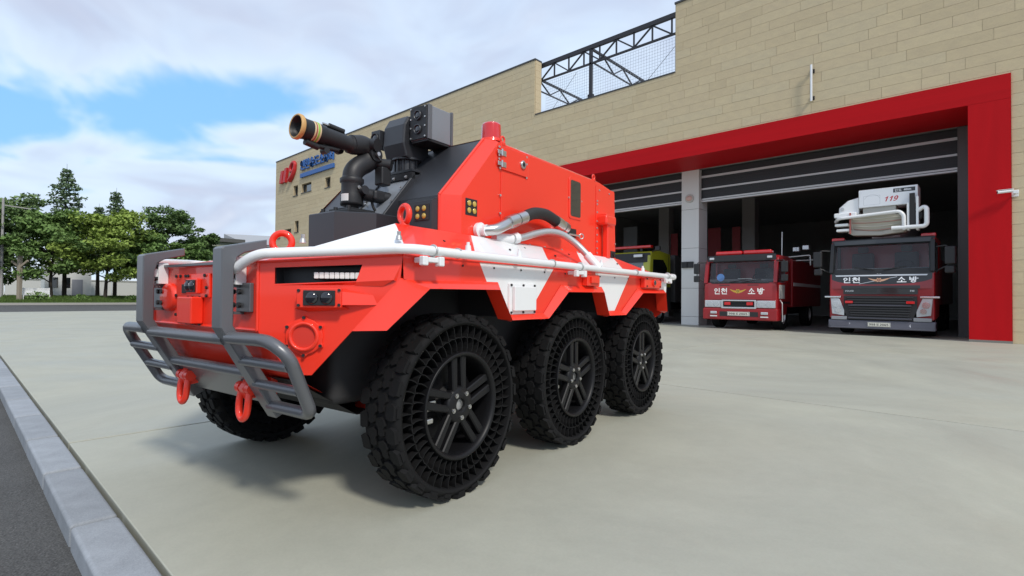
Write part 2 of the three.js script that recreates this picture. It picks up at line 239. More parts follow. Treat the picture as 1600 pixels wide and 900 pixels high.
// ---------------------------------------------------------------- fire station
const ZF = -17.66;
const st = thing('fire_station', 'tan stone-clad fire station with red portal over open vehicle bays', 'building', [0, 0, 0]);
const WIN = [[-39.3, -38.55, 8.55, 9.3], [-37.95, -36.4, 8.6, 9.25], [-34.35, -33.6, 8.5, 9.2], [-39.0, -38.35, 5.75, 6.6], [-40.65, -39.6, 5.55, 6.1], [-42.0, -41.55, 5.5, 6.0]];
{
  const X0 = -42.5, X1 = 9, TOP = 11.66, NX0 = -15.14, NX1 = -8.46, NY = 9.17, PX0 = -17.4, PX1 = .27, PY = 6.65;
  const sh = new THREE.Shape([[X0, 0], [PX0, 0], [PX0, PY], [PX1, PY], [PX1, 0], [X1, 0], [X1, TOP], [NX1, TOP], [NX1, NY], [NX0, NY], [NX0, TOP], [X0, TOP]].map(([a, b]) => new THREE.Vector2(a, b)));
  for (const [a, b, c, d] of WIN) sh.holes.push(new THREE.Path([[a, c], [a, d], [b, d], [b, c]].map(([u, v]) => new THREE.Vector2(u, v))));
  const wall = new THREE.ExtrudeGeometry(sh, { depth: .36, bevelEnabled: false }).translate(0, 0, ZF - .39);
  mesh('facade_wall', wall, mat([.38, .31, .20], .95), st);
  // stone cladding, course by course
  const tex = dataTex(512, 256, (x, y) => { const a = pfbm(x, y, 8, 4), s = rnd() - .5, b = pfbm(x, y, 40, 3, 4.4); const v = 1 + a * .10 + b * .10 + s * .09; return [.86 * v, .86 * v, .86 * v * (1 - a * .04)]; });
  const tones = [[.655, .54, .345], [.64, .525, .335], [.67, .555, .355], [.65, .535, .345], [.62, .51, .325], [.65, .545, .355]].map((c) => mat(c, .88, 0, { map: tex }));
  const holes = [[PX0, PX1, -1, PY], [NX0, NX1, NY, 20], ...WIN];
  const rects = [];
  const cut = (r, hs) => { let L = [r]; for (const [a, b, c, d] of hs) { const N = []; for (const q of L) { const [x0, x1, y0, y1] = q; if (x1 <= a || x0 >= b || y1 <= c || y0 >= d) { N.push(q); continue; } if (x0 < a) N.push([x0, a, y0, y1]); if (x1 > b) N.push([b, x1, y0, y1]); const m0 = Math.max(x0, a), m1 = Math.min(x1, b); if (y0 < c) N.push([m0, m1, y0, c]); if (y1 > d) N.push([m0, m1, d, y1]); } L = N; } return L; };
  const CH = .2915;
  for (let r = 0; r * CH < TOP - .01; r++) {
    let x = X0, y0 = r * CH, y1 = Math.min(TOP, y0 + CH);
    while (x < X1) { const L = [.58, .88, 1.17, 1.45, 1.75][Math.floor(rnd() * 5)]; const x1 = Math.min(X1, x + (x === X0 ? L * rnd() + .2 : L)); const tone = Math.floor(rnd() * 6); for (const q of cut([x, x1, y0, y1], holes)) if (q[1] - q[0] > .03 && q[3] - q[2] > .02) rects.push([...q, tone]); x = x1; }
  }
  const score = ([x0, x1, y0, y1]) => { const dx = (x0 + x1) / 2, d2 = dx * dx + ZF * ZF; return (x1 - x0) * (y1 - y0) * Math.abs(ZF) / Math.pow(d2, 1.5) * ((dx > -19 && dx < .6 && y0 > 6.3) || (dx < -20 && y0 > 5.4) ? 1 : .02); };
  rects.sort((a, b) => score(b) - score(a));
  const gap = .003, out = tones.map(() => []);
  rects.forEach(([x0, x1, y0, y1, t], i) => {
    const g = boxAB(x0 + gap, x1 - gap, y0 + gap, y1 - gap, ZF - .03, ZF + (t - 3) * .0007), p = g.attributes.position, u = g.attributes.uv; const o = (i * .377) % 1;
    for (let k = 0; k < p.count; k++) u.setXY(k, p.getX(k) / 1.9 + o, p.getY(k) / .95 + o * 3);
    if (i < 300) mesh('stone_panel', g, tones[t], st); else out[t].push(g);
  });
  out.forEach((l, t) => { if (l.length) stuff(mesh('stone_cladding', l, tones[t], st)); });
  // returns of the notch
  const cheek = []; for (let y = NY; y < TOP - .05; y += CH) cheek.push(boxAB(NX0 - .005, NX0 + .03, y + .003, Math.min(TOP, y + CH) - .003, ZF - .42, ZF - .032), boxAB(NX1 - .03, NX1 + .005, y + .003, Math.min(TOP, y + CH) - .003, ZF - .42, ZF - .032));
  stuff(mesh('cheek_stone', cheek, tones[1], st));
  const cm = mat([.07, .07, .072], .5, .4);
  mesh('coping', boxAB(X0 - .03, NX0 + .04, TOP, TOP + .07, ZF - .45, ZF + .03), cm, st); mesh('coping', boxAB(NX1 - .04, X1 + .03, TOP, TOP + .07, ZF - .45, ZF + .03), cm, st); mesh('coping', boxAB(NX0 + .03, NX1 - .03, NY, NY + .05, ZF - .45, ZF + .02), cm, st);
  // rest of the building: side walls, back wall, roof
  const wm = mat([.36, .31, .24], .9);
  mesh('side_wall', boxAB(X0, X0 + .3, 0, TOP - .02, -40, ZF - .4), wm, st); mesh('side_wall', boxAB(X1 - .3, X1, 0, 9.0, -40, ZF - .4), wm, st); mesh('rear_wall', boxAB(X0, X1, 0, 9.0, -40.3, -40), wm, st);
  mesh('flat_roof', boxAB(X0 + .3, X1 - .3, 8.7, 9.0, -40, ZF - .4), mat([.3, .3, .29], .9), st);
  // windows
  for (const [a, b, c, d] of WIN) {
    const w = new THREE.Group(); w.name = 'window'; st.add(w); const fm = mat([.08, .085, .09], .45, .5), z = ZF - .2;
    mesh('frame', [boxAB(a, b, c, c + .05, z - .04, z + .02), boxAB(a, b, d - .05, d, z - .04, z + .02), boxAB(a, a + .05, c + .05, d - .05, z - .04, z + .02), boxAB(b - .05, b, c + .05, d - .05, z - .04, z + .02)], fm, w);
    mesh('pane', boxAB(a + .05, b - .05, c + .05, d - .05, z - .02, z - .01), M.glassDark, w);
    mesh('sill', boxAB(a - .04, b + .04, c - .05, c - .002, ZF - .2, ZF + .04), fm, w);
  }
  // red portal: front band, lining of the recess
  const pt = dataTex(256, 256, (x, y) => { const n = pfbm(x, y, 5, 4), s = rnd() - .5; const v = 1 + n * .12 + s * .03; return [.9 * v, .9 * v, .9 * v]; });
  const pr = mat([.52, .004, .008], .55, 0, { map: pt, specularIntensity: .3 });
  const IR = -.53, IL = -16.6, SF = 6.03, ZP = ZF + .05, ZB = -19.6;
  const portal = new THREE.Group(); portal.name = 'red_portal'; st.add(portal);
  mesh('lintel_band', boxAB(PX0, PX1, SF, PY - .003, ZB, ZP), pr, portal);
  mesh('portal_pier', boxAB(IR, PX1 - .003, 0.02, SF - .004, ZB, ZP - .001), pr, portal);
  mesh('portal_pier', boxAB(PX0 + .003, IL, 0.02, SF - .004, ZB, ZP - .001), pr, portal);
  mesh('pier_base', [boxAB(IR - .004, PX1 + .002, 0, .06, ZB, ZP + .006)], mat([.2, .19, .17], .9), portal);
  // piers between the bays
  const cg = mat([.70, .70, .68], .65), cj = mat([.16, .16, .155], .8);
  for (const [x0, x1] of [[-9.12, -8.42]]) {
    const col = new THREE.Group(); col.name = 'bay_column'; st.add(col);
    mesh('core', boxAB(x0 + .02, x1 - .02, 0, SF, ZB - .78, ZB - .02), cj, col);
    for (const [a, b] of [[.0, .32], [.33, 1.42], [1.43, 2.98], [2.99, 4.5], [4.51, SF - .004]]) mesh('cladding_panel', rboxAB(x0, x1, a, b, ZB - .8, ZB, .008), cg, col);
    mesh('round_lamp', [cyl(.17, .17, .05, -8.79, 4.93, ZB + .025, 'z', 28)], mat([.5, .48, .44], .5), col);
    mesh('lamp_lens', new THREE.SphereGeometry(.13, 20, 12).scale(1, .8, .35).translate(-8.79, 4.93, ZB + .05), mat([.62, .40, .34], .35), col);
    mesh('card_reader', [rboxAB(-9.08, -8.86, 2.22, 2.46, ZB, ZB + .08, .01), rboxAB(-8.84, -8.62, 2.22, 2.46, ZB, ZB + .08, .01)], M.black, col);
  }
  mesh('door_jamb', boxAB(-.82, -.535, 0, SF, ZB - .5, ZB - .05), mat([.13, .13, .13], .6), st);
  mesh('door_jamb', boxAB(-16.6, -16.3, 0, SF, ZB - .5, ZB - .05), mat([.13, .13, .13], .6), st);
  // rolled shutters with aluminium rails
  const sm = mat([.035, .036, .038], .5, .2), al = mat([.62, .62, .61], .45, .4);
  for (const [x0, x1] of [[-8.42, -.82], [-16.3, -9.12]]) {
    const sr = new THREE.Group(); sr.name = 'roller_shutter'; st.add(sr);
    for (const [a, b] of [[5.78, SF - .01], [5.30, 5.70], [4.90, 5.24]]) mesh('shutter_panel', boxAB(x0 + .01, x1 - .01, a, b, ZB - .34, ZB - .22), sm, sr);
    for (const [a, b] of [[5.70, 5.78], [5.24, 5.30], [4.845, 4.90], [4.77, 4.825]]) mesh('shutter_rail', boxAB(x0 + .01, x1 - .01, a, b, ZB - .36, ZB - .18), al, sr);
    mesh('bottom_seal', boxAB(x0 + .02, x1 - .02, 4.825, 4.845, ZB - .35, ZB - .2), M.black, sr);
    const gr = []; for (const y of [5.4, 5.5, 5.6, 4.98, 5.07, 5.16]) gr.push(boxAB(x0 + .012, x1 - .012, y, y + .012, ZB - .22, ZB - .214)); stuff(mesh('slat_lines', gr, M.black, sr));
  }
  // engine hall
  const im = mat([.30, .30, .29], .9), fl = mat([.30, .30, .29], .7);
  mesh('hall_floor', boxAB(-17.4, 1, -.1, -.004, -38, ZB), fl, st);
  mesh('hall_wall', [boxAB(-17.5, -17.3, 0, 6.2, -38, ZB)], im, st); mesh('hall_wall', [boxAB(.9, 1.1, 0, 6.2, -38, ZB - .02)], im, st); mesh('hall_wall', boxAB(-17.3, .9, 0, 6.2, -38.2, -38), im, st); mesh('hall_ceiling', boxAB(-17.5, 1.1, 6.05, 6.3, -38, ZB - .02), im, st);
  for (const x of [-9.07, -13.6]) mesh('hall_column', boxAB(x - .3, x + .3, 0, 6.05, -27.6, -27), mat([.36, .355, .34], .8), st);
  const rbm = mat([.36, .05, .055], .6);
  for (const [x0, x1, y0, y1, z] of [[-11.1, -10.45, 3.2, 4.7, -27.05], [-9.95, -9.55, 3.4, 4.7, -27.3], [-13.4, -12.9, 3.2, 4.6, -27.3]]) mesh('notice_board', boxAB(x0, x1, y0, y1, z, z + .05), rbm, st);
  mesh('notice_board', boxAB(-16.3, -15.4, 3.5, 5.2, -27.3, -27.25), mat([.35, .37, .4], .6), st);
}
// wall bar, camera, sign
{
  const b = thing('wall_bar', 'slim silver vertical rod on brackets on stone wall above red portal', 'bar', [-4.07, 7.0, ZF]);
  mesh('bar', cyl(.035, .035, 1.1, 0, .55, .14, 'y', 14), mat([.75, .75, .74], .35, .6), b);
  for (const y of [.12, .94]) mesh('bracket', [rboxAB(-.03, .03, y - .04, y + .04, .0, .13, .006), rboxAB(-.06, .06, y - .06, y + .06, 0, .02, .004)], M.black, b);
  const c = thing('security_camera', 'white security camera on bracket at edge of red portal pier', 'camera', [.33, 3.66, ZF + .004]); c.scale.setScalar(.72);
  mesh('wall_plate', rboxAB(-.09, .09, -.1, .1, 0, .03, .01), M.white, c); mesh('arm', [rod(V(0, 0, .03), V(0, .02, .22), .03, 10), rboxAB(-.06, .09, -.03, .09, .16, .28, .02, 2)], M.white, c);
  mesh('camera_body', [rod(V(-.05, .08, .24), V(-.42, .05, .36), .05, 14), rod(V(-.40, .055, .355), V(-.44, .05, .368), .055, 14)], M.white, c); mesh('sun_shield', beam(V(-.05, .135, .24), V(-.46, .11, .37), .12, .012), M.white, c); mesh('lens', rod(V(-.435, .05, .366), V(-.45, .049, .371), .04, 14), M.lens, c);
  // lettering
  const s119 = thing('number_sign', 'raised red 119 lettering on tan stone facade', 'sign', [-41.4, 9.75, ZF]);
  const rm = mat([.50, .018, .02], .45);
  const bar = (x, h) => prism([[x, 0], [x + .42, 0], [x + .42 + h * .28, h], [x + .02 + h * .28, h], [x - .06 + h * .28, h - .22], [x + .06, h * .3]], 0, .22, 'z', .015);
  mesh('digit_one', bar(0, .95), rm, s119); mesh('digit_one', bar(.62, 1.08), rm, s119);
  const ring = []; for (let k = 0; k <= 40; k++) { const a = k / 40 * 2 * Math.PI; ring.push(V(2.15 + Math.cos(a) * .36 + Math.sin(a) * .12, 1.0 + Math.sin(a) * .34, .11)); }
  mesh('digit_nine', [sweep(ring, () => .13, 10, false), sweep(smoothCurve([V(2.52, 1.02, .11), V(2.42, .7, .11), V(2.12, .35, .11), V(1.62, .06, .11)], 20), (i, a) => .14 + .05 * a, 10)], rm, s119);
  const sg = thing('station_name_sign', 'blue Korean lettering over a blue bar on tan stone facade', 'sign', [-37.95, 9.72, ZF]);
  const bm = mat([.022, .11, .36], .45);
  ['in', 'cheon', 'song', 'do', 'so', 'bang', 'seo'].forEach((k, i) => {
    const L = []; for (const stt of syllable(k, 0, 0, .66)) for (let n = 0; n < stt.length - 1; n++) { const a = V(i * .715 + stt[n][0], 1.24 - stt[n][1], .09), e = V(i * .715 + stt[n + 1][0], 1.24 - stt[n + 1][1], .09); const d = V().subVectors(e, a).normalize().multiplyScalar(.045); L.push(beam(a.sub(d), e.add(d), .1, .1)); }
    const keep = L; mesh('syllable', keep, bm, sg);
  });
  mesh('underline_bar', rboxAB(0, 4.95, 0, .3, .02, .14, .01), bm, sg);
}
// roof truss over the open terrace, with its net
{
  const t = thing('roof_truss', 'dark steel lattice truss framing the open roof terrace notch', 'truss', [-11.8, 9.2, ZF - .6]);
  const tm = mat([.035, .035, .04], .5, .3), yT = 2.42, yB = 1.72, x0 = -3.6, x1 = 3.6;
  const tr = (a, b) => beam(a, b, .09, .09), tn = (a, b) => beam(a, b, .055, .055);
  mesh('top_chord', beam(V(x0, yT, 0), V(x1, yT, 0), .13, .17), tm, t); mesh('bottom_chord', beam(V(x0, yB, 0), V(x1, yB, 0), .08, .07), tm, t);
  for (let k = 0; k < 9; k++) { const x = x0 + k * .8 + .1; mesh('web_post', tn(V(x, yB + .03, 0), V(x, yT - .08, 0)), tm, t); if (k < 8) mesh('web_brace', k % 2 ? tn(V(x + .03, yT - .1, 0), V(x + .77, yB + .05, 0)) : tn(V(x + .03, yB + .05, 0), V(x + .77, yT - .1, 0)), tm, t); }
  mesh('post', beam(V(-.75, -.2, -.02), V(-.75, yT - .1, -.02), .12, .12), tm, t);
  mesh('post_clamp', rboxAB(-.87, -.63, .28, .42, -.1, .06, .01), tm, t);
  // cross trusses running back
  for (const x of [-.75, -4.4]) { const L = 10; mesh('cross_chord', tr(V(x, yT - .05, -.1), V(x, yT - .05, -L)), tm, t); mesh('cross_chord', tn(V(x, yB + .1, -.1), V(x, yB + .1, -L)), tm, t); for (let k = 0; k < 12; k++) { const z = -.2 - k * .8; mesh('cross_brace', k % 2 ? tn(V(x, yT - .1, z), V(x, yB + .13, z - .8)) : tn(V(x, yB + .13, z), V(x, yT - .1, z - .8)), tm, t); } }
  mesh('back_rail', beam(V(-9, yT - .75, -10), V(9, yT - .75, -10), .12, .14), tm, t);
  mesh('floodlight', [cyl(.10, .17, .12, 3.2, .78, -1.5, 'y', 18), cyl(.05, .05, .1, 3.2, .89, -1.5, 'y', 10), beam(V(2.9, .96, -1.5), V(3.6, 1.0, -1.5), .06, .06)], tm, t);
  const nt = thing('safety_net', 'fine pale safety netting stretched below the steel roof truss', 'net', [-11.8, 9.25, ZF - .75]);
  const nl = []; for (let k = 0; k <= 56; k++) nl.push(box(.006, 1.62, .006, -3.3 + k * .118, .82, 0)); for (let k = 0; k <= 13; k++) nl.push(box(6.6, .006, .006, 0, .03 + k * .122, .002)); stuff(mesh('net_cords', nl, mat([.42, .45, .5], .9), nt));
  mesh('stay_wire', [rod(V(-3.2, .05, -.02), V(-1.6, 1.6, -.02), .008, 6)], tm, nt); mesh('stay_wire', [rod(V(1.5, .05, -.02), V(3.2, 1.5, -.02), .008, 6)], tm, nt);
}
// ---------------------------------------------------------------- six-wheeled firefighting vehicle
const veh = thing('unmanned_fire_vehicle', 'red and white six-wheeled unmanned firefighting vehicle with black water cannon', 'vehicle', [-3.171, 0, -2.836], 0.1223);
const CEN = V(0, 0.95, 0);
// livery: white diagonal bands on red, in metres along the hull (z) and up (y)
const LZ0 = -2.0, LZ1 = 2.05, LY0 = 0.6, LY1 = 1.5;
const livery = canvasTex(2048, 456, (g, w, h) => {
  const X = (z) => (z - LZ0) / (LZ1 - LZ0) * w, Y = (y) => h - (y - LY0) / (LY1 - LY0) * h;
  const red = '#ef3018', white = '#e8eaea';
  g.fillStyle = red; g.fillRect(0, 0, w, h); g.fillStyle = white;
  const band = (p) => { g.beginPath(); p.forEach(([z, y], i) => i ? g.lineTo(X(z), Y(y)) : g.moveTo(X(z), Y(y))); g.fill(); };
  band([[1.385, 1.43], [1.56, 1.232], [2.1, 1.232], [2.1, 1.172], [2.1, 1.5], [1.385, 1.5]]);
  band([[0.75, 1.45], [1.06, 1.238], [0.985, 1.118], [0.80, 0.92], [0.80, 0.86], [0.60, 0.86], [0.53, 1.0], [0.29, 1.238], [-0.06, 1.45]]);
  band([[-0.60, 1.45], [-0.18, 1.238], [-0.29, 1.236], [-0.36, 1.116], [-0.46, 0.86], [-0.55, 0.86], [-0.93, 1.238], [-0.89, 1.238], [-1.30, 1.45]]);
  band([[-1.60, 1.10], [-1.72, 1.24], [-2.0, 1.24], [-2.0, 0.86], [-1.72, 0.86], [-1.69, 1.10]]);
});
livery.wrapS = livery.wrapT = THREE.ClampToEdgeWrapping;
M.livery = mat([1, 1, 1], 0.5, 0, { clearcoat: 0.55, clearcoatRoughness: 0.05, map: livery });
const luv = (p) => [(p.z - LZ0) / (LZ1 - LZ0), (p.y - LY0) / (LY1 - LY0)];

const arches = [[[1.72, .90], [1.465, 1.082], [.925, 1.085], [.81, .915]], [[.42, .914], [.176, 1.082], [-.36, 1.085], [-.45, .91]], [[-.756, .908], [-1.117, 1.088], [-1.687, 1.092], [-1.725, .92]]];
const NA = V(.55, 0, 2.0), NB = V(1.03, 0, 1.595), ND = V().subVectors(NB, NA), NL = ND.length(); ND.normalize();
const NN = V(-ND.z, 0, ND.x); if (NN.z < 0) NN.negate();
const onPanel = (s, y, out = 0) => V(NA.x + ND.x * s + NN.x * out, y, NA.z + ND.z * s + NN.z * out);
const hull = new THREE.Group(); hull.name = 'hull'; veh.add(hull);
for (const side of [1, -1]) {
  const fx = (g) => side > 0 ? g : mirrorX(g);
  // side skin, cut out at the wheel arches
  const oz = (i, k) => arches[i][k];
  const P = [[1.595, 1.232], [1.595, 1.12], [1.475, 1.10]];
  const outl = [[1.595, 1.232], [1.588, 1.125], [1.465, 1.10], [.925, 1.103], [.80, .915], [.43, .914], [.176, 1.10], [-.36, 1.103], [-.455, .91], [-.75, .908], [-1.117, 1.106], [-1.70, 1.11], [-1.735, .92], [-1.79, .97], [-1.82, 1.20], [-1.80, 1.24]];
  mesh('side_skin', fx(poly([outl.map(([z, y]) => V(1.03, y, z)), outl.map(([z, y]) => V(1.0, y, z))], null, luv)), M.livery, hull);
  // nose corner panel with the light slot cut through
  const sh = new THREE.Shape([[0, 1.192], [NL, 1.23], [NL * .985, 1.125], [NL * .65, .889], [NL * .375, .694], [NL * .235, .694], [0, .89]].map(([a, b]) => new THREE.Vector2(a, b)));
  const hole = new THREE.Path([[.072, 1.168], [.45, 1.186], [.424, 1.112], [.072, 1.096]].map(([a, b]) => new THREE.Vector2(a, b))); sh.holes.push(hole);
  const pg = new THREE.ExtrudeGeometry(sh, { depth: .018, bevelEnabled: false });
  const pm = new THREE.Matrix4().makeBasis(ND, V(0, 1, 0), V().crossVectors(ND, V(0, 1, 0))); const pw = V().crossVectors(ND, V(0, 1, 0)).dot(NN) > 0 ? -.018 : 0; pg.translate(0, 0, pw); pg.applyMatrix4(pm); pg.translate(NA.x, 0, NA.z);
  mesh('nose_corner_panel', fx(pg), M.red, hull);
  // recess behind the slot
  const q = (s, y, o) => onPanel(s, y, o), d = -.11;
  const rec = poly([[q(.072, 1.168, d), q(.45, 1.186, d), q(.424, 1.112, d), q(.072, 1.096, d)], [q(.072, 1.168, 0), q(.45, 1.186, 0), q(.45, 1.186, d), q(.072, 1.168, d)], [q(.072, 1.096, 0), q(.424, 1.112, 0), q(.424, 1.112, d), q(.072, 1.096, d)], [q(.072, 1.096, 0), q(.072, 1.168, 0), q(.072, 1.168, d), q(.072, 1.096, d)], [q(.424, 1.112, 0), q(.45, 1.186, 0), q(.45, 1.186, d), q(.424, 1.112, d)]]);
  mesh('light_recess', fx(rec), M.blackSatin, hull);
  // pressed hood to the right of the slot and above the camera
  mesh('slot_hood', fx(poly([[q(.452, 1.187, .003), q(.62, 1.184, .003), q(.59, 1.118, .016), q(.428, 1.108, .016)], [q(.45, 1.187, 0), q(.62, 1.184, 0), q(.62, 1.184, .003), q(.452, 1.187, .003)], [q(.07, 1.09, .002), q(.428, 1.108, .016), q(.42, 1.094, .002)], [q(.428, 1.108, .016), q(.59, 1.118, .016), q(.54, 1.088, .002), q(.42, 1.092, .002)], [q(.62, 1.184, 0), q(.59, 1.118, .016), q(.60, 1.112, 0)]])), M.red, hull);
  mesh('camera_shelf', fx(poly([[q(.16, .988, .002), q(.20, 1.0, .05), q(.36, 1.006, .05), q(.52, 1.006, .002)], [q(.16, .988, .002), q(.20, 1.0, .05), q(.22, .974, .002)], [q(.20, 1.0, .05), q(.36, 1.006, .05), q(.40, .985, .002), q(.22, .974, .002)], [q(.36, 1.006, .05), q(.36, 1.066, .045), q(.50, 1.05, .002), q(.52, 1.006, .002)], [q(.36, 1.066, .045), q(.37, 1.076, .002), q(.50, 1.05, .002)]])), M.red, hull);
  // upper facets
  const A = V(.55, 1.19, 2.0), B = V(1.03, 1.232, 1.595), C = V(.75, side > 0 ? 1.42 : 1.31, 1.39), D = V(1.03, 1.24, -1.80), E = V(.75, 1.405, -1.30);
  mesh('upper_skin', fx(poly([[A, B, C], [B, D, E, C]], CEN, luv)), M.livery, hull);
}
mesh('front_deck', poly([[V(.55, 1.19, 2), V(-.55, 1.19, 2), V(-.75, 1.31, 1.39), V(.74, 1.31, 1.39)], [V(.55, 1.19, 2), V(.75, 1.42, 1.39), V(.74, 1.31, 1.39)]], CEN), M.red, hull);
mesh('front_plate', poly([[V(.55, 1.19, 2), V(-.55, 1.19, 2), V(-.55, .89, 2), V(.55, .89, 2)], [V(.55, .89, 2), V(-.55, .89, 2), V(-.66, .694, 1.905), V(.66, .694, 1.905)], [V(-.66, .694, 1.905), V(.66, .694, 1.905), V(.6, .58, 1.7), V(-.6, .58, 1.7)]], CEN), M.red, hull);
mesh('deck', poly([[V(.75, 1.42, 1.39), V(.75, 1.41, .9), V(-.75, 1.41, .9), V(-.75, 1.31, 1.39), V(.74, 1.31, 1.39)], [V(.75, 1.41, .9), V(-.75, 1.41, .9), V(-.75, 1.405, -1.30), V(.75, 1.405, -1.30)], [V(.75, 1.405, -1.30), V(-.75, 1.405, -1.30), V(-1.03, 1.24, -1.80), V(1.03, 1.24, -1.80)]], CEN), M.red, hull);
mesh('rear_plate', poly([[V(1.03, 1.24, -1.80), V(-1.03, 1.24, -1.80), V(-1.03, .92, -1.76), V(1.03, .92, -1.76)], [V(1.03, .92, -1.76), V(-1.03, .92, -1.76), V(-.6, .6, -1.7), V(.6, .6, -1.7)]], CEN), M.red, hull);
// edge bars where the skins meet
mesh('seam_trim', [rod(V(.55, 1.19, 2.0), V(.55, .89, 2.0), .008), rod(V(.55, 1.191, 2.002), V(1.03, 1.233, 1.597), .007), rod(V(1.032, 1.233, 1.597), V(1.032, 1.241, -1.8), .006), rod(V(-.55, 1.19, 2.0), V(-.55, .89, 2.0), .008), rod(V(.55, 1.19, 2.0), V(-.55, 1.19, 2.0), .008), rod(V(.55, .89, 2), V(-.55, .89, 2), .008)], M.red, hull);
const under = mesh('underbody', [rboxAB(-.62, .62, .50, 1.14, -1.68, 1.66, .05), boxAB(-1.0, 1.0, 1.14, 1.17, -1.74, 1.60), boxAB(-.99, .99, .93, 1.14, .47, .76), boxAB(-.99, .99, .93, 1.14, -.72, -.49), poly([[V(.6, .66, 1.86), V(-.6, .66, 1.86), V(-.6, .44, 1.5), V(.6, .44, 1.5)], [V(-.6, .44, 1.5), V(.6, .44, 1.5), V(.6, .44, -1.5), V(-.6, .44, -1.5)]])], M.dark, veh);
// flares
for (const side of [1, -1]) for (let a = 0; a < 3; a++) {
  const I = arches[a].map(([z, y]) => V(1.075, y, z)), K = arches[a].map(([z, y]) => V(.97, y + .004, z));
  let O;
  if (a === 0) O = [onPanel(NL * .645, .889, -.002), onPanel(NL * .985, 1.128, -.002), V(1.033, 1.128, .895), V(1.033, .905, .765)];
  else O = [V(1.033, .905, arches[a][0][0] + .045), V(1.033, 1.128, arches[a][1][0] + .03), V(1.033, 1.128, arches[a][2][0] - .035), V(1.033, .90, arches[a][3][0] - .04)];
  const f = []; for (let k = 0; k < 3; k++) { f.push([O[k], O[k + 1], I[k + 1], I[k]]); f.push([I[k], I[k + 1], K[k + 1], K[k]]); }
  f.push([O[0], I[0], K[0]], [O[3], I[3], K[3]]);
  if (a < 2) { const n = arches[a + 1][0]; f.push([I[3], V(1.075, n[1], n[0]), V(1.0, n[1] - .002, n[0]), V(1.0, arches[a][3][1] - .002, arches[a][3][0])], [V(1.075, arches[a][3][1], arches[a][3][0]), V(1.075, n[1], n[0]), V(1.034, n[1] + .035, n[0] + .02), V(1.034, arches[a][3][1] + .035, arches[a][3][0] - .02)]); }
  const g = poly(f); mesh('arch_flare', side > 0 ? g : mirrorX(g), M.red, veh);
}
// chassis pieces behind the front wheel, painted dark red
mesh('suspension_arm', rboxAB(.42, .74, .42, .56, 1.24, 1.38, .01), M.red, veh);
for (const z of [1.13, -.10, -1.35]) for (const q of [1, -1]) mesh('axle', rod(V(q * .45, .5, z), V(q * .80, .474, z), .06, 12), M.red, veh);

// ---- nose corner fittings (near side and mirrored far side)
function bolt(p, n, r = .008, h = .006) { const g = new THREE.CylinderGeometry(r, r, h, 6); g.applyQuaternion(new THREE.Quaternion().setFromUnitVectors(V(0, 1, 0), n)); return g.translate(p.x + n.x * h / 2, p.y + n.y * h / 2, p.z + n.z * h / 2); }
const panelBasis = new THREE.Matrix4().makeBasis(ND, V(0, 1, 0), NN);
function place(g, s, y, o) { g.applyMatrix4(panelBasis); const p = onPanel(s, y, o); return g.translate(p.x, p.y, p.z); }
{
  const bar = new THREE.Group(); bar.name = 'light_bar'; veh.add(bar);
  mesh('housing', place(rbox(.215, .04, .04, 0, 0, 0, .006), .335, 1.136, -.045), M.black, bar);
  for (let k = 0; k < 9; k++) mesh('lamp_cell', place(rbox(.021, .030, .012, 0, 0, 0, .004), .335 + (k - 4) * .0225, 1.136, -.022), M.led, bar);
  const cam = new THREE.Group(); cam.name = 'twin_camera'; veh.add(cam);
  mesh('camera_frame', [place(rbox(.19, .085, .03, 0, 0, 0, .004), .28, 1.036, .045)], M.red, cam);
  mesh('camera_face', place(rbox(.135, .066, .01, 0, 0, 0, .003), .282, 1.036, .062), M.black, cam);
  for (const s of [-.03, .032]) mesh('lens', place(new THREE.SphereGeometry(.028, 20, 12).scale(1, 1, .55), .282 + s, 1.037, .066), M.lens, cam);
  const bl = []; for (const [a, b] of [[.195, 1.068], [.195, 1.004], [.366, 1.07], [.366, 1.006]]) bl.push(bolt(onPanel(a, b, .06), NN, .007)); stuff(mesh('bolts', bl, M.black, cam));
  const cov = new THREE.Group(); cov.name = 'round_cover'; veh.add(cov);
  // lobed flange
  const outline = []; for (let k = 0; k < 72; k++) { const a = k / 72 * 2 * Math.PI; const l = Math.pow(Math.max(0, Math.cos(3 * (a - Math.PI / 2))), 14) + Math.pow(Math.max(0, Math.cos(3 * (a - Math.PI / 2) + Math.PI)), 14); const r = .080 + .013 * l; outline.push([Math.cos(a) * r, Math.sin(a) * r]); }
  mesh('flange', place(prism(outline, 0, .014, 'z', .003), .205, .866, .001), M.red, cov);
  mesh('cap_ring', place(lathe([[.048, .012], [.052, .026], [.064, .026], [.068, .012]], 40, 'z'), .205, .866, .002), M.red, cov);
  mesh('centre_pad', place(cyl(.05, .05, .006, 0, 0, 0, 'z', 36), .205, .866, .014), mat([.62, .03, .015], .7), cov);
  const fb = []; for (let k = 0; k < 6; k++) { const a = Math.PI / 2 + k * Math.PI / 3; fb.push(bolt(onPanel(.205 + Math.cos(a) * .083, .866 + Math.sin(a) * .083, .015), NN, .0075, .008)); } stuff(mesh('bolts', fb, M.black, cov));
  for (const g of [bar, cam, cov]) { const q = new THREE.Group(); q.name = g.name; veh.add(q); for (const m of g.children) { const k = mesh(m.name, mirrorX(m.geometry), m.material, q); if (m.userData.kind) stuff(k); } }
}
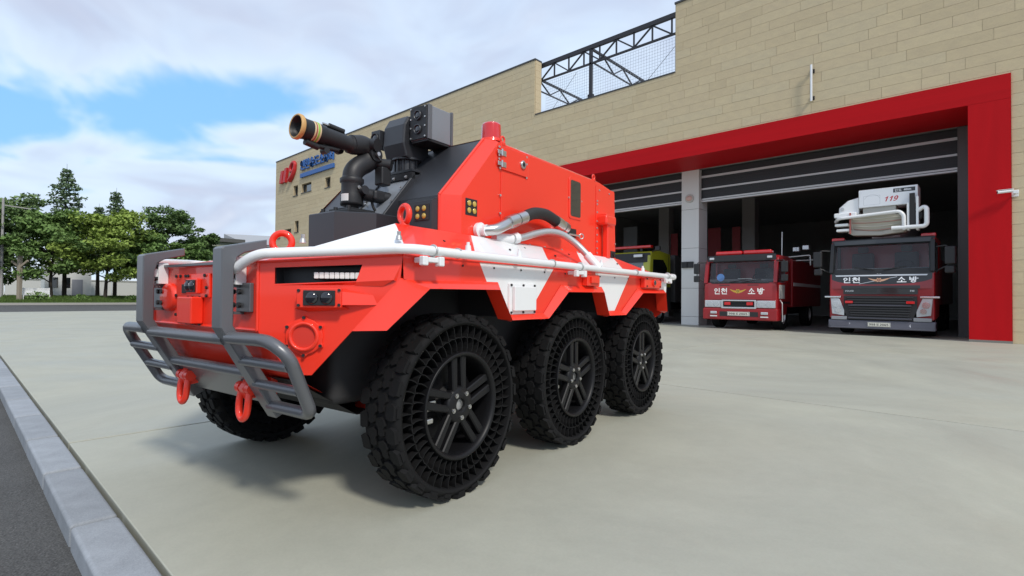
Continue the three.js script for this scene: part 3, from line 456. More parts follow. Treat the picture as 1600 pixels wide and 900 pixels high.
// ---- front face fittings
{
  const fr = new THREE.Group(); fr.name = 'front_fittings'; veh.add(fr);
  mesh('bolted_panel', [rboxAB(-.25, .12, 1.03, 1.15, 2.0, 2.012, .004), rboxAB(-.25, -.12, .93, 1.03, 2.0, 2.01, .004)], M.red, fr);
  mesh('sensor_window', rboxAB(-.172, -.122, 1.052, 1.098, 2.012, 2.018, .004), M.black, fr);
  mesh('camera_box', rboxAB(-.08, .04, 1.05, 1.125, 2.012, 2.035, .006), M.red, fr);
  mesh('camera_face', rboxAB(-.07, .03, 1.057, 1.118, 2.035, 2.042, .004), M.black, fr);
  for (const x of [-.045, .005]) mesh('lens', new THREE.SphereGeometry(.022, 16, 10).scale(1, 1.1, .6).translate(x, 1.088, 2.042), M.lens, fr);
  mesh('cable_box', rboxAB(-.12, .04, .90, 1.035, 2.0, 2.06, .008), M.red, fr);
  for (const s of [-1, 1]) {
    mesh('bracket_plate', rboxAB(s * .40, s * .52, .97, 1.10, 2.0, 2.02, .004), M.gunmetal, fr);
    mesh('rail_mount', [rboxAB(s * .375, s * .405, 1.10, 1.215, 2.0, 2.05, .004), rboxAB(s * .425, s * .455, 1.09, 1.215, 2.0, 2.05, .004)], M.white, fr);
    mesh('guard_strut', [beam(V(s * .42, 1.085, 2.0), V(s * .42, 1.085, 2.10), .03, .012), beam(V(s * .42, .965, 2.0), V(s * .42, .965, 2.10), .03, .012)], M.gunmetal, fr);
  }
  mesh('pod_cover', [lathe([[.001, .008], [.075, .007], [.09, .0], [.095, -.02]], 28, 'z').scale(1, .8, 1).translate(-.34, 1.03, 2.02)], M.red, fr);
  mesh('deck_edge_strip', beam(V(-.5, 1.196, 2.0), V(.36, 1.196, 2.0), .05, .012), M.gunmetal, fr);
  const b = []; for (const [x, y] of [[-.24, 1.14], [-.19, 1.14], [-.13, 1.14], [-.1, 1.14], [.08, 1.14], [.1, 1.08], [.1, 1.04], [-.24, 1.04], [-.24, .94], [-.2, .94], [-.14, .94], [-.1, 1.03], [-.05, 1.03], [.03, 1.03], [-.11, .9], [-.04, .9], [.03, .9], [.2, 1.14], [.3, 1.14]]) b.push(bolt(V(x, y, 2.012), V(0, 0, 1), .008, .008));
  for (const s of [-1, 1]) for (const y of [1.0, 1.06, 1.13, 1.19]) for (const x of [.39, .44]) b.push(bolt(V(s * x, y, 2.02 + (y > 1.1 ? .03 : 0)), V(0, 0, 1), .012, .014));
  stuff(mesh('bolts', b, M.black, fr));
}
// ---- bumper guard
{
  const bg = new THREE.Group(); bg.name = 'bumper_guard'; bg.position.x = .03; veh.add(bg);
  for (const s of [-1, 1]) {
    const x0 = s * .382, x1 = s * .466;
    // upright: upper leg, slanted lower leg, return arm at the top
    const prof = [[2.13, .904], [2.13, 1.245], [2.12, 1.255], [1.93, 1.30], [1.93, 1.258], [2.03, 1.232], [2.062, 1.21], [2.075, 1.165], [2.075, .912], [1.815, .50], [1.87, .475]];
    mesh('upright', prism(prof.map(([z, y]) => [z, y]), x0, x1, 'x', .005), M.gunmetal, bg);
    // side loop of tube with rungs
    const loop = [V(s * .45, .862, 2.085), V(s * .755, .862, 2.075), V(s * .825, .80, 2.03), V(s * .775, .555, 1.90), V(s * .735, .535, 1.885), V(s * .44, .535, 1.885)];
    mesh('side_loop', tube(loop, .027, .09, 14), M.gunmetal, bg);
    for (const [y, z, w] of [[.755, 2.02, .81], [.645, 1.955, .785]]) mesh('rung', rod(V(s * .44, y, z), V(s * w, y, z), .022, 12), M.gunmetal, bg);
  }
  mesh('cross_tube', tube([V(-.40, .85, 2.075), V(.40, .85, 2.075)], .027, .05, 14), M.gunmetal, bg);
  mesh('cross_tube', tube([V(-.40, .69, 1.97), V(.40, .69, 1.97)], .026, .05, 14), M.gunmetal, bg);
  mesh('skid_plate', prism([[1.975, .69], [1.86, .53], [1.83, .53], [1.945, .69]], -.40, .40, 'x', .004), M.gunmetal, bg);
  for (const s of [-1, 1]) {
    const tg = new THREE.Group(); tg.name = 'tow_point'; tg.position.set(0, -.005, -.05); bg.add(tg);
    const sk = mesh('tow_lug', [prism([[1.99, .56], [2.02, .615], [1.985, .665], [1.86, .66], [1.84, .58]], s * .32 - .024, s * .32 + .024, 'x', .006), rboxAB(s * .32 - .05, s * .32 + .05, .565, .665, 1.86, 1.90, .01)], M.red, tg);
    const bow = [V(s * .32 - .035, .615, 1.99), V(s * .32 - .04, .56, 2.0), V(s * .32 - .032, .495, 2.005), V(s * .32, .472, 2.007), V(s * .32 + .032, .495, 2.005), V(s * .32 + .04, .56, 2.0), V(s * .32 + .035, .615, 1.99)];
    mesh('shackle', [sweep(smoothCurve(bow, 26), () => .016, 10), cyl(.019, .019, .125, s * .32, .615, 1.99, 'x', 14), cyl(.028, .028, .03, s * .32 - .045, .615, 1.99, 'x', 14), cyl(.028, .028, .03, s * .32 + .045, .615, 1.99, 'x', 14)], M.red, tg);
  }
}
// ---- hand rails (water line) round the hull
for (const s of [1, -1]) {
  const r = new THREE.Group(); r.name = 'rail'; veh.add(r);
  mesh('pipe', tube([V(s * .41, 1.155, 2.05), V(s * .47, 1.16, 2.06), V(s * .585, 1.225, 2.03), V(s * 1.085, 1.258, 1.60), V(s * 1.10, 1.255, 1.47), V(s * 1.085, 1.252, -1.80)], .0225, .09, 14), M.white, r);
  mesh('pipe_cap', [cyl(.034, .034, .05, s * .41, 1.155, 2.06, 'x', 16), cyl(.03, .03, .05, s * 1.085, 1.252, -1.83, 'z', 14)], M.white, r);
  for (const z of [1.47, .06, -1.66]) {
    mesh('clamp', [rboxAB(s * 1.03, s * 1.115, 1.20, 1.225, z - .02, z + .06, .006), rboxAB(s * 1.09, s * 1.125, 1.185, 1.23, z - .05, z - .015, .006), rboxAB(s * 1.09, s * 1.12, 1.185, 1.228, z + .05, z + .085, .006)], M.white, r);
    mesh('clamp_band', new THREE.TorusGeometry(.0255, .006, 8, 20).translate(s * 1.095, 1.256, z), M.zinc, r);
  }
  for (const z of [1.30, .42, -.9]) mesh('hose_clip', cyl(.027, .027, .014, s * 1.093, 1.257, z, 'z', 14), M.zinc, r);
  for (const z of [1.2, .75, -.3, -1.1]) mesh('nozzle', [cyl(.014, .018, .035, s * 1.075, 1.288, z, 'y', 10), cyl(.009, .009, .02, s * 1.075, 1.312, z, 'y', 8)], M.white, r);
}
// nozzles on the white corner facet
for (const [x, y, z] of [[.62, 1.305, 1.83], [.93, 1.33, 1.53]]) { const nz = mesh('spray_nozzle', [cyl(.012, .016, .02, x, y - .008, z, 'y', 10), cyl(.010, .008, .022, x, y + .01, z, 'y', 8)], M.zinc, veh); }
// ---- side boxes on the lower skin
{
  const ap = new THREE.Group(); ap.name = 'access_panel'; veh.add(ap);
  mesh('back_plate', rboxAB(1.03, 1.045, .945, 1.125, .53, .80, .004), M.white, ap); mesh('lid', rboxAB(1.045, 1.066, .965, 1.108, .55, .775, .006), M.white, ap);
  const b = []; for (const z of [.545, .665, .785]) for (const y of [.957, 1.115]) b.push(bolt(V(1.045, y, z), V(1, 0, 0), .008, .006)); stuff(mesh('bolts', b, M.black, ap));
  mesh('junction_box', [rboxAB(1.03, 1.075, 1.13, 1.21, -.28, -.09, .006), rboxAB(1.075, 1.09, 1.15, 1.195, -.25, -.13, .004)], M.red, veh);
  const rc = new THREE.Group(); rc.name = 'side_camera'; veh.add(rc);
  mesh('camera_plate', rboxAB(1.03, 1.075, 1.135, 1.23, -1.56, -1.16, .008), M.red, rc); mesh('lens_ring', cyl(.034, .034, .016, 1.08, 1.183, -1.36, 'x', 24), M.red, rc); mesh('lens', new THREE.SphereGeometry(.027, 16, 10).scale(.5, 1, 1).translate(1.084, 1.183, -1.36), M.lens, rc);
  const cb = []; for (const z of [-1.52, -1.2]) for (const y of [1.15, 1.215]) cb.push(bolt(V(1.075, y, z), V(1, 0, 0), .008, .006)); stuff(mesh('bolts', cb, M.black, rc));
}
{ const b = []; for (let k = 0; k < 13; k++) b.push(bolt(V(1.031, 1.205, 1.45 - k * .26), V(1, 0, 0), .006, .004)); for (const [x, y, z] of [[.86, 1.345, 1.15], [.86, 1.345, .55], [.86, 1.345, 0], [.86, 1.345, -.55], [.86, 1.345, -1.05], [.80, 1.378, .9], [.80, 1.378, .3], [.80, 1.378, -.3]]) b.push(bolt(V(x, y - .004, z), V(.54, .84, 0).normalize(), .008, .007)); stuff(mesh('skin_bolts', b, M.black, veh)); }
// ---- lifting eyes
for (const [x, y, z, ry] of [[.43, 1.235, 1.82, .75], [.715, 1.415, 1.30, -.2]]) {
  const g = [new THREE.TorusGeometry(.045, .016, 12, 28).translate(0, .065, 0), cyl(.024, .03, .03, 0, .012, 0, 'y', 16)].map((q) => q.rotateY(ry).translate(x, y, z)); mesh('lifting_eye', g, M.red, veh);
}
// ---- engine housing (superstructure)
const sup = new THREE.Group(); sup.name = 'rear_housing'; veh.add(sup);
{
  const X = .70, XI = .605, yb = 1.395, yt = 2.10, ym = 1.66;
  for (const s of [1, -1]) {
    const F = [];
    const b0 = V(s * X, yb, .83), b1 = V(s * X, ym, .83), b2 = V(s * X, yt - .03, .47), b3 = V(s * X, yt - .03, -1.02), b3b = V(s * X, yt - .07, -1.33), b4 = V(s * X, yb, -1.36);
    const a0 = V(s * XI, yb, .925), a1 = V(s * XI, ym + .003, .925), a2 = V(s * XI, yt, .51), a3 = V(s * (X - .05), yt, .44), a4 = V(s * (X - .05), yt, -1.0), a4b = V(s * (X - .05), yt - .045, -1.32);
    F.push([b0, b1, b2, b3, b3b, b4], [b0, b1, a1, a0], [b1, b2, a3, a2, a1], [b2, b3, a4, a3], [b3, b3b, a4b, a4]);
    mesh('side_shell', poly(F, V(0, 1.8, -.2)), M.red, sup);
  }
  mesh('roof', poly([[V(.65, yt, .44), V(-.65, yt, .44), V(-.65, yt, -1.0), V(.65, yt, -1.0)], [V(.65, yt, -1.0), V(-.65, yt, -1.0), V(-.65, yt - .045, -1.32), V(.65, yt - .045, -1.32)], [V(.605, yt, .51), V(-.605, yt, .51), V(-.65, yt, .44), V(.65, yt, .44)]], V(0, 1.6, -.2)), M.red, sup);
  mesh('rear_wall', poly([[V(.7, yt - .06, -1.325), V(-.7, yt - .06, -1.325), V(-.7, yb, -1.36), V(.7, yb, -1.36)]], V(0, 1.6, 0)), M.red, sup);
  mesh('front_slope', poly([[V(.605, yt, .505), V(-.605, yt, .505), V(-.605, ym, .915), V(.605, ym, .915)], [V(.605, ym, .915), V(-.605, ym, .915), V(-.605, yb, .915), V(.605, yb, .915)]], V(0, 1.6, 0)), M.blackSatin, sup);
  mesh('edge_strip', [rod(V(.605, ym, .927), V(.605, 2.10, .512), .009), rod(V(.605, 1.40, .927), V(.605, ym, .927), .008)], M.red, sup);
  // side panels set on the shell with narrow gaps round them
  mesh('side_panel', prism([[-.93, 1.41], [.44, 1.41], [.44, 1.885], [.125, 1.885], [.125, 2.062], [-.93, 2.062]], .70, .706, 'x', .002), M.red, sup);
  mesh('rear_side_panel', [rboxAB(.70, .706, 1.70, 2.04, -1.31, -.945, .003), rboxAB(.70, .705, 1.41, 1.692, -1.33, -.945, .003)], M.red, sup);
  const hd = new THREE.Group(); hd.name = 'hatch'; hd.position.set(0, 0, 0); sup.add(hd); hd.name = 'hatch';
  mesh('hatch_door', rboxAB(.70, .712, 1.897, 2.055, .135, .455, .003), M.red, sup).name = 'hatch_door'; sup.remove(hd);
  for (const y of [2.005, 1.93]) mesh('hinge', [rboxAB(.708, .718, y - .018, y + .018, .40, .45, .003), rboxAB(.708, .718, y - .014, y + .014, .455, .49, .003), cyl(.008, .008, .045, .72, y, .452, 'y', 10)], M.steel, sup);
  mesh('hatch_latch', [lathe([[.03, 0], [.03, .01], [.022, .014], [.018, .012]], 24, 'x').translate(.712, 1.974, .203), cyl(.017, .017, .012, .714, 1.974, .203, 'x', 20)], M.steel, sup);
  mesh('latch_core', cyl(.012, .012, .018, .716, 1.974, .203, 'x', 16), M.black, sup);
  // window
  mesh('window_frame', prism(rrect(.205, .335, .02, -.56, 1.853), .70, .714, 'x', .003), M.red, sup);
  mesh('window_pane', prism(rrect(.165, .295, .02, -.56, 1.853), .706, .716, 'x', .001), M.glassDark, sup);
  // marker lights recessed in the corner
  mesh('lamp_recess', rboxAB(.695, .704, 1.548, 1.652, .685, .795, .003), M.black, sup);
  for (const y of [1.578, 1.622]) for (const z of [.715, .765]) mesh('marker_lamp', new THREE.SphereGeometry(.018, 14, 8).scale(.4, 1, 1).translate(.706, y, z), M.amber, sup);
  // flush black plate painted as the shade of an open hole; eye bolt
  mesh('recess_shade_plate', rboxAB(.698, .707, 1.535, 1.607, -.587, -.39, .002), M.black, sup);
  mesh('eye_bolt', [new THREE.TorusGeometry(.02, .005, 8, 20).rotateY(1.0).translate(.73, 1.552, -.63), rod(V(.712, 1.556, -.45), V(.725, 1.553, -.61), .008, 8)], M.steel, sup);
  // vent pipe with square cap
  mesh('vent_pipe', [rboxAB(.72, .775, 1.395, 1.70, -1.10, -1.04, .012, 2)], M.red, sup);
  mesh('vent_cap', [rboxAB(.69, .80, 1.69, 1.775, -1.165, -.965, .02, 2), rboxAB(.70, .79, 1.77, 1.785, -1.15, -.98, .006)], M.red, sup);
  mesh('socket', [rboxAB(.705, .735, 1.415, 1.475, -1.29, -1.20, .006), cyl(.02, .02, .01, .738, 1.445, -1.245, 'x', 16)], M.black, sup);
  for (const z of [.41, -.92]) mesh('lifting_tab', [new THREE.TorusGeometry(.02, .007, 8, 18).rotateY(Math.PI / 2).translate(.69, 2.105, z), rboxAB(.68, .70, 2.04, 2.09, z - .025, z + .025, .006)], M.red, sup);
  const b = []; const N = V(1, 0, 0);
  for (const [y, z] of [[2.04, .47], [1.985, .472], [1.96, .472], [1.90, .462], [1.893, .15], [2.04, .15], [1.99, .15], [1.72, .455], [1.60, .456], [1.47, .45], [1.42, .38], [1.42, .1], [1.42, -.1], [1.42, -.35], [1.42, -.6], [1.42, -.8], [1.72, -.96], [1.66, -.96], [1.60, -.96], [1.54, -.96], [1.48, -.96], [1.44, -.96], [1.87, -.96], [1.80, -.96], [2.0, -1.0], [2.0, -1.2], [1.9, -.96], [2.0, -.49], [2.0, -.635], [1.85, -.665], [1.85, -.455], [1.71, -.49], [1.71, -.635], [1.95, -1.32], [1.75, -1.33], [1.55, -1.335]]) b.push(bolt(V(.706, y, z), N, .0085, .007));
  stuff(mesh('bolts', b, M.zinc, sup));
  mesh('antenna', [cyl(.018, .018, .64, .55, 1.72, -1.50, 'y', 12), cyl(.03, .03, .06, .55, 1.40, -1.50, 'y', 12), rboxAB(.50, .60, 1.25, 1.38, -1.56, -1.44, .01)], M.black, sup);
  mesh('roof_stud', [cyl(.014, .014, .03, .55, 2.115, .05, 'y', 10), cyl(.008, .008, .06, .53, 2.13, .03, 'y', 8)], M.zinc, sup);
  const bc = new THREE.Group(); bc.name = 'beacon'; veh.add(bc);
  mesh('beacon_base', cyl(.075, .08, .02, .585, 2.112, .40, 'y', 28), M.red, bc);
  mesh('beacon_dome', lathe([[.0001, .115], [.058, .113], [.066, .10], [.07, .01], [.072, 0]], 32).translate(.585, 2.12, .40), M.redPlastic, bc);
}
// hoses on the housing side
{
  const h = new THREE.Group(); h.name = 'hose_assembly'; veh.add(h);
  mesh('flange', [cyl(.05, .05, .025, .715, 1.462, .672, 'x', 20), cyl(.036, .036, .05, .74, 1.462, .66, 'x', 18)], M.white, h);
  const p1 = [V(.74, 1.462, .66), V(.785, 1.47, .61), V(.80, 1.50, .54), V(.802, 1.54, .45)], p2 = [V(.802, 1.54, .45), V(.805, 1.575, .34), V(.808, 1.625, .20), V(.808, 1.635, .05), V(.80, 1.62, -.06), V(.80, 1.60, -.14)];
  mesh('elbow_pipe', sweep(smoothCurve(p1, 20), () => .036, 14), M.steel, h);
  mesh('fitting', [rod(V(.801, 1.525, .49), V(.803, 1.555, .40), .046, 8), rod(V(.803, 1.558, .39), V(.805, 1.585, .31), .043, 16)], M.steel, h);
  mesh('rubber_hose', sweep(smoothCurve(p2, 30), () => .041, 16), M.hose, h);
  mesh('fitting', [rod(V(.80, 1.608, -.10), V(.80, 1.59, -.17), .047, 16), rod(V(.80, 1.59, -.17), V(.80, 1.585, -.21), .04, 8), rod(V(.80, 1.585, -.21), V(.79, 1.58, -.27), .043, 14), cyl(.03, .03, .09, .75, 1.575, -.27, 'x', 14), rod(V(.79, 1.55, -.17), V(.76, 1.52, -.19), .02, 10)], M.steel, h);
  const q = [V(.73, 1.425, .52), V(.76, 1.43, .42), V(.78, 1.45, .30), V(.80, 1.49, .16), V(.83, 1.515, .02), V(.87, 1.50, -.10), V(.93, 1.44, -.18), V(1.0, 1.36, -.22), V(1.07, 1.28, -.245)];
  mesh('feed_pipe', sweep(smoothCurve(q, 40), () => .025, 12), M.zinc, h);
  mesh('feed_fitting', [rod(V(.725, 1.425, .54), V(.765, 1.432, .40), .034, 14), rod(V(.767, 1.433, .39), V(.775, 1.443, .345), .038, 8)], M.white, h);
  mesh('feed_union', [rod(V(1.0, 1.36, -.22), V(1.04, 1.31, -.235), .034, 8), rod(V(1.04, 1.31, -.235), V(1.085, 1.26, -.25), .032, 12)], M.white, h);
}
// black lamp box beside the sensor wedge
for (const s of [1, -1]) {
  const lb = new THREE.Group(); lb.name = 'lamp_box'; veh.add(lb);
  const c = V(s * .5, 1.5, .85);
  mesh('shell', poly([[V(s * .34, 1.40, .985), V(s * .603, 1.40, .985), V(s * .603, 1.618, .985), V(s * .34, 1.618, .985)], [V(s * .34, 1.618, .985), V(s * .603, 1.618, .985), V(s * .603, 1.665, .90), V(s * .34, 1.665, .90)], [V(s * .34, 1.40, .985), V(s * .34, 1.618, .985), V(s * .34, 1.665, .90), V(s * .34, 1.40, .90)], [V(s * .603, 1.40, .985), V(s * .603, 1.618, .985), V(s * .603, 1.665, .90), V(s * .603, 1.40, .90)]], c), M.blackSatin, lb);
  mesh('lamp_face', rboxAB(s * .46, s * .58, 1.50, 1.60, .984, .992, .003), M.dark, lb);
  for (const x of [.49, .545]) for (const y of [1.527, 1.573]) mesh('lamp', new THREE.SphereGeometry(.017, 14, 8).scale(1, 1, .4).translate(s * x, y, .993), M.amber, lb);
}
// sensor wedge and turret
{
  const w = new THREE.Group(); w.name = 'sensor_mast'; veh.add(w);
  const pr = [[1.10, 1.38], [1.08, 1.505], [.785, 1.855], [.50, 1.90], [.50, 1.38]];
  mesh('wedge_side', [prism(pr, .215, .235, 'x', .003), prism(pr, -.10, -.08, 'x', .003), boxAB(-.08, .215, 1.885, 1.90, .50, .78)], M.blackSatin, w);
  mesh('wedge_plate', poly([[V(.214, 1.505, 1.06), V(-.08, 1.505, 1.06), V(-.08, 1.835, .785), V(.214, 1.835, .785)]], V(0, 1.4, 0)), M.greyPlate, w);
  mesh('wedge_frame', beam(V(-.10, 1.85, .79), V(.235, 1.85, .79), .03, .045), M.black, w); mesh('wedge_foot', boxAB(-.08, .22, 1.40, 1.51, 1.05, 1.075), M.black, w);
  const wb = []; const nn = V(0, .63, .77); for (const x of [-.06, .06, .18]) wb.push(bolt(V(x, 1.84, .80), nn, .011, .012)); for (const [y, z] of [[1.56, 1.025], [1.66, .94], [1.76, .86]]) for (const x of [-.06, .195]) wb.push(bolt(V(x, y, z), nn, .008, .01)); for (const z of [1.06, .98]) wb.push(bolt(V(.235, 1.46, z), V(1, 0, 0), .011, .01)); stuff(mesh('bolts', wb, M.zinc, w));
  const t = new THREE.Group(); t.name = 'camera_turret'; veh.add(t);
  mesh('turret_base', [cyl(.085, .085, .10, .03, 1.945, .655, 'y', 24), cyl(.11, .11, .012, .03, 2.0, .655, 'y', 28), rboxAB(.13, .20, 1.90, 1.97, .56, .63, .008)], M.blackSatin, t);
  const ribs = []; for (let k = 0; k < 12; k++) { const a = k / 12 * 2 * Math.PI; ribs.push(box(.012, .085, .012, .03 + Math.cos(a) * .088, 1.95, .655 + Math.sin(a) * .088)); } mesh('base_ribs', ribs, M.blackSatin, t);
  // drum shaped body
  const bp = [[.55, 1.99], [.535, 2.08], [.54, 2.22], [.575, 2.285], [.655, 2.30], [.735, 2.285], [.775, 2.22], [.785, 2.09], [.755, 2.005], [.70, 1.985], [.60, 1.985]];
  mesh('turret_body', prism(bp, -.085, .125, 'x', .014, 2), M.blackSatin, t);
  const rb = new THREE.Group(); rb.name = 'thermal_camera_box'; veh.add(rb);
  mesh('camera_housing', rboxAB(.135, .30, 2.105, 2.335, .50, .725, .006), M.greyPlate, rb);
  mesh('camera_face', rboxAB(.138, .297, 2.108, 2.332, .725, .735, .004), M.black, rb);
  mesh('rear_flange', rboxAB(.13, .31, 2.098, 2.342, .485, .502, .004), M.gunmetal, rb);
  mesh('front_flange', rboxAB(.298, .306, 2.103, 2.337, .69, .728, .002), M.gunmetal, rb);
  mesh('camera_underside', rboxAB(.14, .296, 2.09, 2.105, .51, .72, .004), M.black, rb);
  for (const y of [2.27, 2.175]) { mesh('lens_ring', lathe([[.034, 0], [.034, .012], [.026, .012], [.024, .0]], 24, 'z').translate(.215, y, .735), M.blackSatin, rb); mesh('lens', new THREE.SphereGeometry(.025, 18, 10).scale(1, 1, .4).translate(.215, y, .736), M.lens, rb); }
  const cb = []; for (const x of [.15, .285]) for (const y of [2.12, 2.19, 2.25, 2.32]) cb.push(bolt(V(x, y, .735), V(0, 0, 1), .006, .006)); stuff(mesh('bolts', cb, M.zinc, rb));
  const sb = new THREE.Group(); sb.name = 'small_camera_box'; veh.add(sb);
  mesh('camera_housing', [rboxAB(-.19, -.10, 2.10, 2.215, .66, .80, .006), rboxAB(-.11, -.08, 2.12, 2.20, .66, .74, .004)], M.blackSatin, sb);
  mesh('lens_ring', lathe([[.036, 0], [.036, .012], [.028, .012], [.026, 0]], 24, 'z').translate(-.145, 2.158, .80), M.black, sb); mesh('lens', new THREE.SphereGeometry(.027, 18, 10).scale(1, 1, .45).translate(-.145, 2.158, .80), M.lens, sb);
}
// water cannon on its pedestal box
{
  const c = new THREE.Group(); c.name = 'water_cannon'; veh.add(c);
  mesh('pedestal', prism([[-.30, .9], [-.30, 1.13], [-.13, 1.32], [.13, 1.32], [.28, 1.13], [.28, .9]], 1.33, 1.55, 'y', .006), M.blackSatin, c);
  mesh('mount_plate', [rboxAB(-.15, .15, 1.55, 1.575, .95, 1.24, .006), rboxAB(-.10, .10, 1.575, 1.595, .99, 1.20, .004)], M.black, c);
  const bb = []; for (const [x, z] of [[-.13, .95], [.13, .95], [-.13, 1.2], [.13, 1.2], [0, 1.2], [0, .95]]) bb.push(cyl(.014, .014, .022, x, 1.585, z + .02, 'y', 6)); stuff(mesh('bolts', bb, M.black, c));
  mesh('column', [lathe([[.045, 1.58], [.045, 1.62], [.070, 1.622], [.072, 1.64], [.072, 1.695], [.066, 1.70], [.066, 1.765], [.075, 1.77], [.075, 1.795], [.066, 1.80], [.06, 1.81]], 28).translate(0, 0, 1.10)], M.black, c);
  const el = [V(0, 1.79, 1.10), V(0, 1.84, 1.09), V(0, 1.885, 1.05), V(0, 1.925, .99), V(0, 1.97, .955), V(0, 2.012, .97), V(0, 2.03, 1.025), V(0, 2.022, 1.075), V(0, 2.016, 1.11)];
  mesh('elbow', sweep(smoothCurve(el, 40), (i, a) => .062 + .004 * Math.sin(a * Math.PI), 20), M.black, c);
  const ax = V(-.03, .055, 1).normalize(), o = V(0, 2.014, 1.10); const at = (d) => o.clone().addScaledVector(ax, d);
  const ba = (pts, m, n) => { const g = lathe(pts.map(([r, d]) => [r * .88, d * .86]), 28); g.applyQuaternion(new THREE.Quaternion().setFromUnitVectors(V(0, 1, 0), ax)); g.translate(o.x, o.y, o.z); return mesh(n, g, m, c); };
  mesh('elbow_flange', [lathe([[.062, -.012], [.078, -.01], [.078, .012], [.062, .014]], 28, 'x').translate(.0, 1.975, .962).scale(1, 1, 1), cyl(.046, .046, .15, 0, 1.975, .962, 'x', 22)], M.black, c);
  ba([[.05, -.02], [.066, -.015], [.066, .03], [.054, .035], [.054, .10], [.058, .105]], M.black, 'swivel');
  ba([[.058, .09], [.06, .24], [.066, .245], [.066, .29], [.07, .295], [.07, .30]], M.black, 'barrel');
  ba([[.0705, .30], [.0712, .305], [.0712, .345], [.07, .35]], mat([.62, .50, .30], .5), 'label_band');
  ba([[.0712, .312], [.0724, .314], [.0724, .322], [.0712, .324]], mat([.25, .5, .05], .5), 'green_band');
  ba([[.0712, .33], [.0722, .332], [.0722, .338], [.0712, .34]], mat([.35, .10, .06], .5), 'red_band');
  ba([[.07, .35], [.07, .40], [.073, .405], [.076, .425]], M.black, 'nozzle_sleeve');
  ba([[.078, .422], [.086, .43], [.086, .45], [.08, .458], [.073, .455]], mat([.60, .36, .13], .5), 'nozzle_ring');
  ba([[.073, .455], [.064, .44], [.05, .38], [.0001, .36]], M.black, 'nozzle_mouth');
  const up = V(0, 1, 0).addScaledVector(ax, -ax.y).normalize(), rt = V().crossVectors(ax, up).normalize();
  const off = (d, u, r) => at(d * .86).addScaledVector(up, u * .9).addScaledVector(rt, r);
  mesh('actuator', [rod(off(.08, .075, 0), off(.20, .085, .01), .016, 10), rod(off(.18, .075, .03), off(.27, .07, .035), .012, 10), rod(off(.05, -.03, .07), off(.05, -.03, .10), .03, 14), rod(off(.12, -.068, 0), off(.30, -.085, 0), .017, 10), rod(off(.22, -.1, -.02), off(.22, -.1, .03), .02, 12), rod(off(.38, -.08, 0), off(.28, -.09, 0), .022, 10)], M.black, c);
  mesh('actuator_rod', [rod(off(.20, .085, .01), off(.25, .085, .01), .008, 8), rod(off(.02, .06, .045), off(.09, .085, .01), .006, 8)], M.steel, c);
  mesh('motor', [rboxAB(.02, .13, 1.66, 1.73, .93, 1.02, .02, 2), rod(V(.06, 1.70, 1.06), V(.10, 1.69, .88), .042, 8), rod(V(.03, 1.71, 1.07), V(.10, 1.72, 1.07), .03, 14)], M.black, c);
  mesh('motor', [rboxAB(.02, .10, 1.78, 1.90, .86, .94, .012, 2), rod(V(.0, 1.93, .93), V(.10, 1.92, .86), .038, 8), rod(V(0, 2.04, .99), V(.09, 2.03, .97), .045, 8)], M.black, c);
  mesh('fitting', [cyl(.013, .013, .02, .10, 1.97, .975, 'x', 12), cyl(.012, .012, .03, .06, 1.735, 1.10, 'x', 10), rod(V(.09, 1.965, .97), V(.06, 1.93, .9), .007, 8)], M.steel, c);
  mesh('rating_plate', [new THREE.CylinderGeometry(.0735, .0735, .045, 12, 1, true, -.15, .8).translate(0, 1.667, 1.10)], M.decal, c);
  const coil = []; for (let k = 0; k <= 60; k++) { const a = k / 60 * Math.PI * 5; coil.push(V(.10 + Math.cos(a) * .04, 1.56 + k * .0011, .90 + Math.sin(a) * .04)); } mesh('cable_coil', sweep(coil, () => .011, 8), M.hose, c);
  mesh('cable', sweep(smoothCurve([V(.06, 1.70, 1.0), V(.08, 1.62, .99), V(.09, 1.58, .96), V(.10, 1.56, .94)], 16), () => .009, 8), M.hose, c);
}
